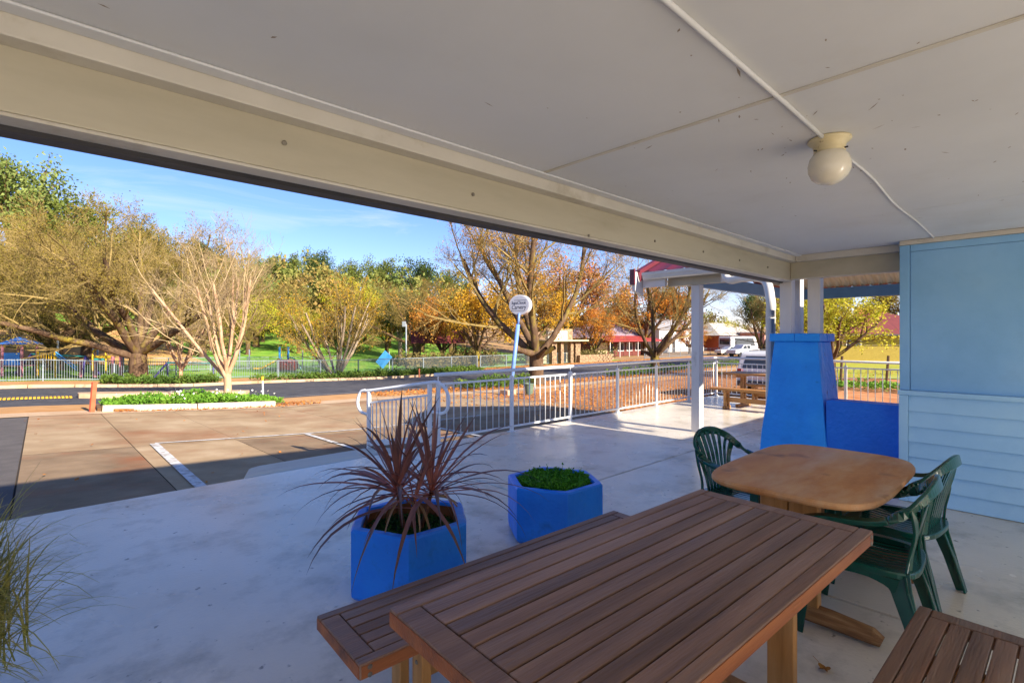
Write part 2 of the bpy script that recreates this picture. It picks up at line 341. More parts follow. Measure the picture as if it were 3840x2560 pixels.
M_ceil = pm('white ceiling sheet', ['#cfd0d0', '#d8d9d9', '#dededf'], 0.6, 0.6, 0.12, 5, coords='pos', dirt='#c2beb6', dscale=0.9, dlo=0.55, dhi=0.8, damt=0.6, spec=0.35)
M_cream = pm('cream gloss paint', ['#aea68f', '#b9b19a', '#c0b9a3'], 2, 0.45, 0.15, 9, coords='pos', stretch=(0.4, 1, 2), dirt='#958a6e', dscale=1.3, dlo=0.56, damt=0.6)
M_offw = pm('off white trim paint', ['#c2bcae', '#cfc9bb'], 3, 0.45, 0.1, 9, coords='pos', dirt='#a79d87', dscale=2.2, dlo=0.58)
M_wpost = pm('white post paint', ['#cfcac4', '#dbd6d0'], 5, 0.5, 0.25, 22, coords='pos', stretch=(1, 1, .35), dirt='#aaa196', dscale=6, dlo=0.62, dhi=0.8)
M_gut = pm('weathered dark gutter', ['#2b2a2b', '#3c3a3a', '#4a4644'], 5, 0.6, 0.3, 30, coords='pos', stretch=(0.3, 1, 1))
M_red = pm('maroon roof sheet', ['#5c1e2a', '#682632'], 2, 0.45, coords='pos', metal=0.0)
M_lb0 = pm('gable paint', ['#8fb8d8', '#9cc2de'], 2, .6, coords='pos')
ZC = 2.43
V = thing('verandah', 'cream beamed verandah roof with flat white ceiling overhead', 'verandah', (0, 2.05, 0))
xs = [-4.6, -2.97, -0.46, 2.02, 4.54, 6.22]
for i in range(5):
    for (y0, y1) in ((-0.52, 2.03), (-3.1, -0.53), (-5.6, -3.11)):
        m = MB(); m.b2((xs[i] + 0.0025, y0, ZC), (xs[i + 1] - 0.0025, y1, ZC + 0.008)); m.build('ceiling_panel', M_ceil, V, world=True)
m = MB(); m.b2((-4.6, -5.6, ZC + 0.02), (6.3, 2.2, ZC + 0.04)); m.build('ceiling_backing', M_gut, V, world=True)
m = MB(); m.bar((2.02, -5.55, ZC - 0.003), (2.02, 2.0, ZC - 0.003), 0.022, 0.006); m.build('cover_strip', M_offw, V, world=True, bevel=0.002)
m = MB(); m.b2((-4.6, 1.965, ZC - 0.072), (6.2, 2.04, ZC - 0.001)); m.build('cornice', M_offw, V, world=True, bevel=0.004)
m = MB(); m.b2((-4.6, 1.90, ZC - 0.012), (6.2, 1.964, ZC - 0.0015)); m.build('quad_moulding', M_ceil, V, world=True, bevel=0.005)
m = MB(); m.b2((-4.6, 2.04, 2.172), (6.28, 2.12, ZC + 0.019)); m.build('front_beam', M_cream, V, world=True, bevel=0.004)
m = MB(); m.b2((-4.6, 2.045, 2.160), (6.28, 2.135, 2.1718)); m.build('soffit_strip', M_offw, V, world=True, bevel=0.002)
# gutter: open trough
g = MB(); prof = [(2.14, 2.30), (2.14, 2.165), (2.155, 2.150), (2.235, 2.150), (2.255, 2.165), (2.26, 2.20), (2.275, 2.215), (2.28, 2.30), (2.268, 2.30), (2.262, 2.222), (2.247, 2.205), (2.242, 2.172), (2.157, 2.162), (2.15, 2.30)]
P = [(-4.7, y, z) for y, z in prof]; Q = [(6.62, y, z) for y, z in prof]; k = len(P)
g.add(P + Q, [tuple(range(k)), tuple(range(k, 2 * k))[::-1]] + [(i, (i + 1) % k, k + (i + 1) % k, k + i)[::-1] for i in range(k)])
g.build('gutter', M_gut, V, world=True)
m = MB(); rs = [(2.27, 2.31), (2.02, 2.48), (-1.7, 4.95), (-5.7, 2.45), (-5.7, 2.49), (-1.7, 5.0), (2.01, 2.515), (2.27, 2.345)]
P = [(-4.8, y, z) for y, z in rs]; Q = [(6.62, y, z) for y, z in rs]; k = len(rs)
m.add(P + Q, [(i, k + i, k + (i + 1) % k, (i + 1) % k) for i in range(k)] + [(0, 1, 6, 7), (1, 2, 5, 6), (2, 3, 4, 5)] + [tuple(k + q for q in f)[::-1] for f in ((0, 1, 6, 7), (1, 2, 5, 6), (2, 3, 4, 5))]); m.build('roof_sheet', M_red, V, world=True)
for xg in (-4.70, 6.5):
    m = MB(); m.prism([(1.98, 2.47), (-1.7, 4.90), (-5.6, 2.46)], xg, xg + .06, Matrix(((0, 0, 1, 0), (1, 0, 0, 0), (0, 1, 0, 0), (0, 0, 0, 1)))); m.build('gable_end', M_lb0, V, world=True)
# side beam from pillar to house wall
m = MB(); m.b2((6.205, 1.02, 2.185), (6.28, 2.036, ZC + 0.018)); m.build('side_beam', M_cream, V, world=True, bevel=0.004)
m = MB(); m.b2((6.13, 1.02, ZC - 0.07), (6.204, 1.96, ZC - 0.001)); m.build('side_cornice', M_offw, V, world=True, bevel=0.004)
m = MB(); m.b2((6.2, 1.02, 2.172), (6.29, 2.03, 2.1845)); m.build('beam_bead', M_offw, V, world=True)
# bolt heads on the beam
bm_ = MB().lathe([(0.004, 0.0), (0.009, 0.001), (0.010, 0.006), (0.004, 0.009)], 8).mesh('bolt_head', pm('dull bolt', ['#8f8878', '#6c6558'], 30, 0.6))
for px, py in ((1065, 538), (1772, 730), (2206, 884), (2454, 904), (2636, 944), (2772, 976), (2878, 1002)):
    p = atY(px, py, 2.04); piece('bolt_head', bm_, V, (p.x, p.y - 2.05 - 0.001, p.z), (R(90), 0, 0))
# stains and insect marks on ceiling: small flat smears of their own
rs_ = random.Random(3)
sp = MB()
for i in range(150):
    x, y = rs_.uniform(-1.5, 6), rs_.uniform(-0.6, 1.85)
    if rs_.random() < 0.35: x, y = 2.64 + rs_.gauss(0, .35), 0.70 + rs_.gauss(0, .3)
    a = rs_.uniform(0, 6.3) if rs_.random() < .4 else rs_.gauss(0.3, .3); l = rs_.choice([.004, .005, .008, .014, .03]) * rs_.uniform(.6, 1.4); wv = .003 * rs_.uniform(.6, 1.6)
    c, s = math.cos(a), math.sin(a); z = ZC - 0.0007
    sp.add([(x + c * l - s * wv * .5, y + s * l + c * wv * .5, z), (x + s * wv, y - c * wv, z), (x - c * l, y - s * l, z), (x - s * wv, y + c * wv, z)], [(3, 2, 1, 0)])
sp.build('fly_marks', pm('brown specks', ['#857866', '#a2968a'], 40, 0.9), V, world=True, kind='stuff')

# conduit and lamp
pl = G(3110, 522, 2.43)      # fitting
LX, LY = pl.x, pl.y
co = MB(); co.tube([(-4.5, LY + .01, ZC - .011), (LX - .55, LY, ZC - .011), (LX - 0.09, LY + .005, ZC - .011)], 0.009, 10)
c1 = co.build('conduit', M_ceil, smooth=True); tag(c1, 'white plastic conduit running along the ceiling to the lamp', 'conduit')
ROOTM['conduit'] = Matrix.Identity(4)
co = MB(); co.tube(cr_spline([(LX + .08, LY + .01, ZC - .008), (3.4, LY + 0.0, ZC - .007), (4.2, LY + .035, ZC - .007), (5.0, LY + .03, ZC - .007), (5.9, LY + .045, ZC - .007)], 8), 0.0065, 8)
c1 = co.build('ceiling_cable', M_ceil, smooth=True); tag(c1, 'thin white cable on the ceiling between lamp and blue wall', 'cable')
lp = thing('ceiling_lamp', 'round white glass globe lamp with stained cream base on ceiling', 'lamp', (LX, LY, ZC))
m = MB().lathe([(0.085, -0.001), (0.088, -0.008), (0.082, -0.016), (0.066, -0.028), (0.062, -0.05), (0.064, -0.062)], 28)
bs_ = m.build('base', pm('yellowed plastic', ['#c9ba8e', '#d8caa0'], 12, 0.4, dirt='#6e5330', dscale=25, dlo=0.6, dhi=0.72), lp, smooth=True)
m = MB().lathe([(0.058, -0.060), (0.064, -0.066), (0.078, -0.085), (0.0865, -0.115), (0.085, -0.145), (0.072, -0.175), (0.048, -0.196), (0.02, -0.205), (0.002, -0.206)], 28)
m.build('globe', pm('opal glass', ['#d9d2bd', '#e2dccb'], 8, 0.12, dirt='#8a7448', dscale=30, dlo=0.66, dhi=0.76), lp, smooth=True)
sc = MB().lathe([(0.001, 0), (0.004, 0.0), (0.004, 0.012), (0.002, .013)], 8).mesh('thumb_screw', M_gut)
for a in (0.4, 2.5, 4.6): piece('thumb_screw', sc, lp, (0.063 * math.cos(a), 0.063 * math.sin(a), -0.056), (R(90), 0, a + R(90)))

# ------------------------------------------------------------------ blue house wall with weatherboards
M_lb = pm('light blue wall paint', ['#80b4de', '#8abee8', '#96c6ec'], 1.4, 0.55, 0.12, 60, coords='pos', dirt='#7cacd4', dscale=3, dlo=0.55, damt=0.5, spec=0.35)
M_lb2 = pm('pale blue board paint', ['#9cccee', '#a8d5f4', '#b2dcf6'], 1.4, 0.55, 0.12, 60, coords='pos', dirt='#96c4e6', dscale=3, dlo=0.55, damt=0.5, spec=0.35)
XW = 5.92
W = thing('house_wall', 'light blue house wall with weatherboards below flat panel', 'wall', (6.6, -2.5, 0))
m = MB(); m.b2((XW + 0.05, -5.6, 0.0), (7.3, 0.985, 2.44)); m.build('wall_core', M_lb, W, world=True)
m = MB(); m.b2((7.31, -9, 0.0), (12.6, -0.5, 2.2)); m.build('unseen_sun_block', M_lb, W, world=True)  # unseen block, added to bound the sun patch on the portico floor
bz = [0.004, 0.14, 0.28, 0.42, 0.56, 0.70, 0.842, 0.985]
for i in range(7):
    m = MB(); z0, z1 = bz[i], bz[i + 1]
    sec = [(XW + 0.049, z0), (XW - 0.018, z0), (XW + 0.012, z1), (XW + 0.049, z1 - 0.001)]
    P = [(x, 0.93, z) for x, z in sec]; Q = [(x, -5.6, z) for x, z in sec]
    m.add(P + Q, [(0, 1, 2, 3), (7, 6, 5, 4), (0, 4, 5, 1), (1, 5, 6, 2), (2, 6, 7, 3), (3, 7, 4, 0)])
    m.build('weatherboard', M_lb2, W, world=True, bevel=0.003)
m = MB(); m.b2((XW - 0.022, 0.932, 0.002), (XW + 0.048, 1.0, 0.986)); m.build('corner_board', M_lb2, W, world=True, bevel=0.004)
m = MB(); m.b2((XW - 0.03, -5.6, 0.988), (XW + 0.048, 1.004, 1.03)); m.build('dado_rail', M_lb2, W, world=True, bevel=0.005)
m = MB(); m.b2((XW + 0.03, -5.6, 1.032), (XW + 0.0495, 0.92, 2.32)); m.build('wall_panel', M_lb, W, world=True, bevel=0.002)
m = MB(); m.b2((XW + 0.029, -5.6, 2.324), (XW + 0.0495, 0.92, 2.385)); m.build('wall_panel', M_lb, W, world=True, bevel=0.002)
m = MB(); m.b2((XW + 0.018, 0.925, 1.032), (XW + 0.0495, 1.0, 2.385)); m.build('corner_batten', M_lb, W, world=True, bevel=0.004)
m = MB(); m.b2((XW + 0.003, -5.6, 2.387), (XW + 0.0495, 1.0, 2.428)); m.build('wall_cornice', M_offw, W, world=True, bevel=0.006)
# ------------------------------------------------------------------ bright blue tapered pillar, low wall
M_blue = pm('bright blue masonry paint', ['#1c90f6', '#229afc', '#30a4fe'], 2.2, 0.5, 1.0, 16, coords='pos', detail=8, dirt='#1a86ea', dscale=3, dlo=0.55, damt=0.6, spec=0.4, speck=('#0f5aa8', 7.0, 0.68, 0.76))
M_blue2 = pm('deep blue masonry paint', ['#1268d6', '#1672e2', '#1c7cea'], 2.2, 0.45, 0.9, 26, coords='pos', detail=8, spec=0.45)
Pp = thing('verandah_pillar', 'bright blue tapered masonry pillar carrying white timber posts', 'pillar', (6.48, 2.0, 0))
b = MB(); nb = 7
for i in range(nb + 1):
    t = i / nb; hx = 0.37 + (0.235 - 0.37) * t; hy = 0.37 + (0.225 - 0.37) * t; z = 1.475 * t
    for k in range(24):
        sd, u = k // 6, (k % 6) / 6 * 2 - 1
        x, y = ((u, -1), (1, u), (-u, 1), (-1, -u))[sd]
        nn = mnoise.noise(Vector((x * 2.1, y * 2.1, z * 3.0))) * 0.010
        b.v.append((x * (hx + nn), y * (hy + nn), z))
for i in range(nb):
    for k in range(24): b.f.append((i * 24 + k, i * 24 + (k + 1) % 24, (i + 1) * 24 + (k + 1) % 24, (i + 1) * 24 + k))
b.f.append(tuple(range(nb * 24, nb * 24 + 24))); b.build('shaft', M_blue, Pp, bevel=0.008)
for (x0, x1, y0, y1) in ((-0.28, 0.0, -0.0, 0.262), (-0.28, 0.0, -0.255, -0.003), (0.003, 0.285, 0.0, 0.262), (0.003, 0.285, -0.255, -0.003)):
    m = MB(); m.b2((x0, y0, 1.476), (x1, y1, 1.568 + random.uniform(-.004, .003))); m.build('cap_brick', M_blue, Pp, bevel=0.009)
for (x0, y0, zt_) in ((-0.18, 0.06, 2.20), (0.12, 0.06, 2.30), (-0.19, -0.235, 2.36)):
    m = MB(); m.b2((x0, y0, 1.566), (x0 + 0.125, y0 + 0.125, zt_)); m.build('timber_post', M_wpost, Pp, bevel=0.004)
m = MB(); m.b2((-0.255, 0.08, 2.172), (-0.20, 0.03, 2.42)); m.build('packer', M_cream, Pp, bevel=0.003)
LW = MB(); LW.b2((6.18, 1.01, 0), (6.42, 1.68, 0.85)); o = LW.build('low_wall', M_blue2, bevel=0.012); tag(o, 'low deep blue wall between pillar and house wall', 'wall')

# ------------------------------------------------------------------ portico over the far end of the floor
PT = thing('portico', 'maroon gabled portico with white gutter and blue beams', 'portico', (10.2, 3.0, 0))
M_gw = pm('white gutter enamel', ['#cfcbc2', '#dcd8cf'], 3, 0.35, coords='pos', dirt='#b3a994', dscale=4, dlo=0.6)
M_bb = pm('grey blue beam paint', ['#4f7ba6', '#5a88b3'], 3, 0.5, coords='pos')
M_cor = pm('cream corrugated sheet', ['#b7ab8f', '#c8bda2'], 3, 0.45, coords='pos')
m = MB(); m.b2((7.70, 3.87, 0), (7.84, 4.01, 2.362)); m.build('post', M_wpost, PT, world=True, bevel=0.005)
m = MB(); m.b2((12.55, 3.95, 0), (12.69, 4.09, 2.379)); m.build('post', M_wpost, PT, world=True, bevel=0.005)
m = MB(); m.b2((7.66, -0.2, 2.364), (7.75, 4.40, 2.51)); m.build('eave_beam', M_cream, PT, world=True, bevel=0.003)
m = MB(); m.b2((7.76, 4.12, 2.38), (12.78, 4.21, 2.60)); m.build('street_beam', M_bb, PT, world=True, bevel=0.003)
m = MB(); m.b2((12.70, -0.2, 2.37), (12.78, 4.11, 2.60)); m.build('end_beam', M_bb, PT, world=True, bevel=0.003)
XR, ZR, ZE = 10.2, 3.75, 2.60
def rsec(y, up, xe, ze): return [(xe, y, ze + up), (XR, y, ZR + up)]
for nm, xe in (('roof_slope', 7.48), ('roof_slope', 12.95)):
    m = MB(); ns = 46; y0, y1 = -0.3, 4.78
    for i in range(ns + 1):
        y = y0 + (y1 - y0) * i / ns; up = (0.028, 0.0, 0.0)[i % 3] if True else 0
        for (x, z) in ((xe, ZE), (XR, ZR)): m.v += [(x, y, z + up), (x, y, z + up + 0.01)]
    for i in range(ns):
        a, c = i * 4, i * 4 + 4
        m.f += [(a, c, c + 2, a + 2), (a + 1, a + 3, c + 3, c + 1), (a, a + 1, c + 1, c), (a + 2, c + 2, c + 3, a + 3)]
    m.build(nm, M_red, PT, world=True)
m = MB(); m.tube([(XR, -0.3, ZR + .03), (XR, 4.8, ZR + .03)], 0.07, 8); m.build('ridge_cap', M_red, PT, world=True)
# corrugated lining under the roof
rz_ = lambda x: ZE + (ZR - ZE) * (1 - abs(x - XR) / 2.735) - 0.05
for xa, xb in ((7.77, XR), (12.77, XR)):
    m = MB(); ns = 112
    for i in range(ns + 1):
        y = -0.28 + 4.36 * i / ns; dz = 0.011 * (1 if i % 4 < 2 else -1); m.v += [(xa, y, rz_(xa) + dz), (xb, y, rz_(xb) + dz)]
    m.f = [(2 * i, 2 * i + 1, 2 * i + 3, 2 * i + 2) for i in range(ns)]; m.build('corrugated_lining', M_cor, PT, world=True)
# gable barge boards and fascia at the street end
for sx, xe in ((-1, 7.40), (1, 13.03)):
    m = MB(); m.bar((xe, 4.80, ZE - 0.06), (XR, 4.80, ZR + 0.0), 0.03, 0.17, up=(0, 0, 1)); m.build('barge_board', M_red, PT, world=True)
    m = MB(); m.bar((xe - 0.02 * sx * -1, 4.80, ZE + 0.035), (XR, 4.80, ZR + 0.095), 0.09, 0.022, up=(0, 0, 1)); m.build('barge_cap', M_red, PT, world=True)
m = MB(); m.add([(7.9, 4.24, 2.67), (12.6, 4.24, 2.67), (XR, 4.24, 3.62), (7.9, 4.22, 2.67), (12.6, 4.22, 2.67), (XR, 4.22, 3.62)], [(0, 1, 2), (5, 4, 3), (0, 3, 4, 1), (1, 4, 5, 2), (2, 5, 3, 0)]); m.build('gable_panel', M_cream, PT, world=True)
m = MB(); prof = [(7.49, 2.60), (7.49, 2.485), (7.44, 2.478), (7.40, 2.50), (7.385, 2.545), (7.372, 2.555), (7.368, 2.60), (7.385, 2.60), (7.40, 2.562), (7.415, 2.51), (7.445, 2.492), (7.475, 2.50), (7.475, 2.60)]
P = [(x, 4.72, z) for x, z in prof]; Q = [(x, 3.36, z) for x, z in prof]; k = len(P)
m.add(P + Q, [tuple(range(k)), tuple(range(k, 2 * k))[::-1]] + [(i, (i + 1) % k, k + (i + 1) % k, k + i) for i in range(k)]); m.build('gutter', M_gw, PT, world=True)
m = MB(); m.b2((7.50, 4.36, 2.36), (7.56, 4.78, 2.62)); m.build('eave_return', M_wpost, PT, world=True)
m = MB(); m.add([(7.30, 4.80, 2.62), (7.55, 4.80, 2.62), (7.55, 4.80, 2.22), (7.30, 4.80, 2.30), (7.30, 4.86, 2.62), (7.55, 4.86, 2.62), (7.55, 4.86, 2.22), (7.30, 4.86, 2.30)], [(0, 1, 2, 3), (7, 6, 5, 4), (0, 4, 5, 1), (1, 5, 6, 2), (2, 6, 7, 3), (3, 7, 4, 0)]); m.build('eave_end', M_wpost, PT, world=True)
m = MB(); m.b2((7.26, 4.79, 2.40), (7.295, 4.88, 2.66)); m.build('eave_cap', M_red, PT, world=True)
m = MB(); m.b2((7.645, 3.42, 2.366), (7.659, 3.50, 2.60)); m.build('joint_cover', M_wpost, PT, world=True)
# round downpipe with two bends
e0 = Vector((7.43, 3.33, 2.50)); h1 = atX(2790, 1042, 7.25); h2 = atX(2868, 1050, 6.98); h3 = atX(2890, 1130, 6.86); h4 = Vector((h3.x, h3.y, 0.02))
pth = [e0, e0 + Vector((0, -0.01, -0.09))] + [Vector((7.40, 3.22, h1.z + .0)), h1, h2, h3, h3 + Vector((0, 0, -0.12))]
m = MB(); m.tube(cr_spline(pth, 6) + [h4], 0.058, 14); dpp = m.build('downpipe', M_gw, PT, world=True, smooth=True)
for q in (h1 + (h2 - h1) * .1, h2, h3 + Vector((0, 0, -.1))):
    pass
for z in (h3.z - 0.22, h3.z - 0.42):
    m = MB(); m.tube([(h3.x, h3.y, z), (h3.x, h3.y, z + 0.012)], 0.062, 14); m.build('collar', M_gw, dpp, world=True)

# unseen pale yard added behind the verandah to bounce sunlight up inside
m = MB(); m.b2((-40, -60, -0.5), (5.9, -9.0, -0.02)); m.b2((5.9, -60, -0.5), (40, -16, -0.025)); o = m.build('bounce_yard', pm('pale bounce yard concrete', ['#d2cdc4', '#dcd7ce'], 1, .8, coords='pos')); o['kind'] = 'structure'
# ------------------------------------------------------------------ slatted table and benches
M_slat = pm('weathered brown hardwood', ['#604637', '#785a48', '#8c6e5a'], 5, 0.5, 0.35, 40, stretch=(0.25, 3, 3), detail=8, dirt='#a46a40', dscale=1.3, dlo=0.56, dhi=0.75, damt=0.6, rand=0.24, rvar=0.12)
M_edge = pm('oiled hardwood edge', ['#7a4222', '#96562c', '#a86635'], 5, 0.5, 0.3, 40, stretch=(0.25, 3, 3), detail=8, dirt='#3a2a26', dscale=1.6, dlo=0.5, dhi=0.7, rand=0.1)
M_pine = pm('golden pine', ['#9a6a35', '#b58247', '#c4925a'], 5, 0.55, 0.3, 50, stretch=(4, 4, 0.35), detail=8, dirt='#7d5128', dscale=2.5, dlo=0.55, rand=0.08)
M_bolt = pm('steel bolt', ['#6d675f', '#8a8378'], 40, 0.45, metal=0.6)
bolt_me = MB().lathe([(0.002, 0.004), (0.007, 0.004), (0.009, 0.001), (0.009, 0.0)][::-1], 10).mesh('bolt', M_bolt)
def slat_top(root, L, Wd, z, th, nsl, bw, ew, gap=0.006):
    """frame boards all round, slats between; local x is the long way"""
    for s in (-1, 1):
        m = MB(); m.box((0, 0, 0), (L, bw, th)); piece('side_board', m.mesh('side_board', M_slat), root, (0, s * (Wd - bw) / 2, z - th / 2), bevel=0.004)
        m = MB(); m.box((0, 0, 0), (ew, Wd - 2 * bw - 0.006, th - 0.001)); piece('end_board', m.mesh('end_board', M_edge if False else M_slat), root, (s * (L - ew) / 2, 0, z - th / 2), bevel=0.004)
    inner = Wd - 2 * bw; p = inner / nsl
    me = MB().box((0, 0, 0), (L - 2 * ew - 0.008, p - gap, 0.022)).mesh('slat', M_slat)
    for i in range(nsl): piece('slat', me, root, (0, -inner / 2 + p * (i + 0.5), z - 0.0115 - random.uniform(0, 0.001)), bevel=0.0035)
    # brown edging faces
    for s in (-1, 1):
        me2 = MB().box((0, 0, 0), (0.004, Wd - 0.012, th - 0.012)).mesh('end_face', M_edge); piece('end_face', me2, root, (s * (L / 2 + 0.0005), 0, z - th / 2 - 0.002))
        me2 = MB().box((0, 0, 0), (L - 0.012, 0.004, th - 0.012)).mesh('side_face', M_edge); piece('side_face', me2, root, (0, s * (Wd / 2 + 0.0005), z - th / 2 - 0.002))
        for e in (-1, 1):
            for dz in (-.3, .18): piece('bolt', bolt_me, root, (e * (L / 2 - 0.035), s * (Wd / 2 + 0.0025), z - th / 2 + dz * th), (R(90) * s, 0, 0) if s > 0 else (R(90), 0, 0))
def trestle(root, x, halfw, z, upw, foot=True, wide=0.10):
    for s in (-1, 1):
        m = MB(); m.box((0, 0, z / 2 - 0.03 + 0.02), (0.042, wide, z - 0.06 - 0.01)); o = piece('leg', m.mesh('leg', M_pine), root, (x, s * upw, 0), bevel=0.004)
        piece('bolt', bolt_me, root, (x - 0.0215, s * upw, z - 0.12), (0, R(-90), 0))
    m = MB(); m.box((0, 0, 0), (0.05, halfw * 1.7, 0.06)); piece('cleat', m.mesh('cleat', M_pine), root, (x + 0.048, 0, z - 0.06), bevel=0.004)
    m = MB(); m.box((0, 0, 0), (0.07, halfw * 1.8, 0.055)); piece('foot', m.mesh('foot', M_pine), root, (x + 0.005, 0, 0.0285), bevel=0.012)
def brace(root, x0, x1, z):
    m = MB(); m.box((0, 0, 0), (x1 - x0, 0.04, 0.09)); piece('stretcher', m.mesh('stretcher', M_pine), root, ((x0 + x1) / 2, 0, z), bevel=0.004)
tb = thing('slatted_table', 'large dark brown slatted outdoor table in the foreground', 'table', (1.615, 0.915, 0), R(-2.2))
slat_top(tb, 1.77, 0.75, 0.74, 0.054, 10, 0.045, 0.075)
for x in (-0.58, 0.56): trestle(tb, x, 0.34, 0.70, 0.15)
brace(tb, -0.52, 0.50, 0.35)
b1 = thing('slatted_bench', 'brown slatted bench between foreground table and blue planters', 'bench', (1.70, 1.725, 0), R(-2.4))
slat_top(b1, 1.84, 0.395, 0.445, 0.054, 5, 0.04, 0.07)
for x in (-0.62, 0.62): trestle(b1, x, 0.18, 0.405, 0.085, wide=0.075)
brace(b1, -0.57, 0.57, 0.2)
b2 = thing('slatted_bench', 'brown slatted bench at bottom right beside the foreground table', 'bench', (1.68, 0.20, 0), R(-1.5))
slat_top(b2, 1.84, 0.395, 0.445, 0.054, 5, 0.04, 0.07)
for x in (-0.62, 0.62): trestle(b2, x, 0.18, 0.405, 0.085, wide=0.075)
brace(b2, -0.57, 0.57, 0.2)

# ------------------------------------------------------------------ smooth rounded table
M_smooth = pm('worn varnished timber', ['#a8662c', '#c48544', '#d29c60'], 2.6, 0.5, 0.2, 60, stretch=(0.5, 1.5, 1), detail=9, dirt='#d8c2a2', dscale=2.0, dlo=0.47, dhi=0.72, damt=0.6, rvar=0.15, speck=('#7a4a28', 3.2, 0.60, 0.72))
M_log = pm('rough timber', ['#6a4426', '#93683e', '#b58d60'], 9, 0.8, 0.8, 25, stretch=(3, 0.3, 3), detail=8, rand=0.1)
rt = thing('rounded_table', 'smooth orange brown table with rounded corners and worn top', 'table', (3.48, 1.0, 0), R(0.5))
a, b_, ex = 0.71, 0.435, 4.4
ring = []
for k in range(64):
    t = 2 * math.pi * k / 64; c, s = math.cos(t), math.sin(t)
    ring.append((a * math.copysign(abs(c) ** (2 / ex), c), b_ * math.copysign(abs(s) ** (2 / ex), s)))
m = MB(); lay = [(0.955, 0.690), (0.985, 0.694), (1.0, 0.706), (1.0, 0.716), (0.99, 0.727), (0.972, 0.730)]
for sc_, z in lay:
    for x, y in ring: m.v.append((x - (1 - sc_) * a * (x / a), y - (1 - sc_) * a * (y / b_), z))
for i in range(len(lay) - 1):
    for k in range(64): m.f.append((i * 64 + k, i * 64 + (k + 1) % 64, (i + 1) * 64 + (k + 1) % 64, (i + 1) * 64 + k))
m.f.append(tuple(range(64))[::-1]); m.f.append(tuple(range(5 * 64, 6 * 64))); m.build('tabletop', M_smooth, rt, smooth=False)
for x in (-0.46, 0.46):
    for yy in (-0.075, 0.075):
        m = MB(); m.b2((-0.03, -0.072, 0.09), (0.03, 0.072, 0.69)); piece('leg_board', m.mesh('leg_board', M_pine), rt, (x, yy, 0), bevel=0.006)
    m = MB(); pts = [(0, -0.42, 0.035), (0, -0.38, 0.05), (0, -0.2, 0.06), (0, 0.0, 0.062), (0, 0.2, 0.06), (0, 0.38, 0.05), (0, 0.42, 0.035)]
    m.tube(pts, [0.028, 0.042, 0.048, 0.05, 0.048, 0.042, 0.028], 9); piece('foot', m.mesh('foot', M_log), rt, (x - 0.005, 0, 0.0))
m = MB(); m.b2((-0.43, -0.02, 0.30), (0.43, 0.02, 0.39)); m.build('stretcher', M_pine, rt, bevel=0.004)

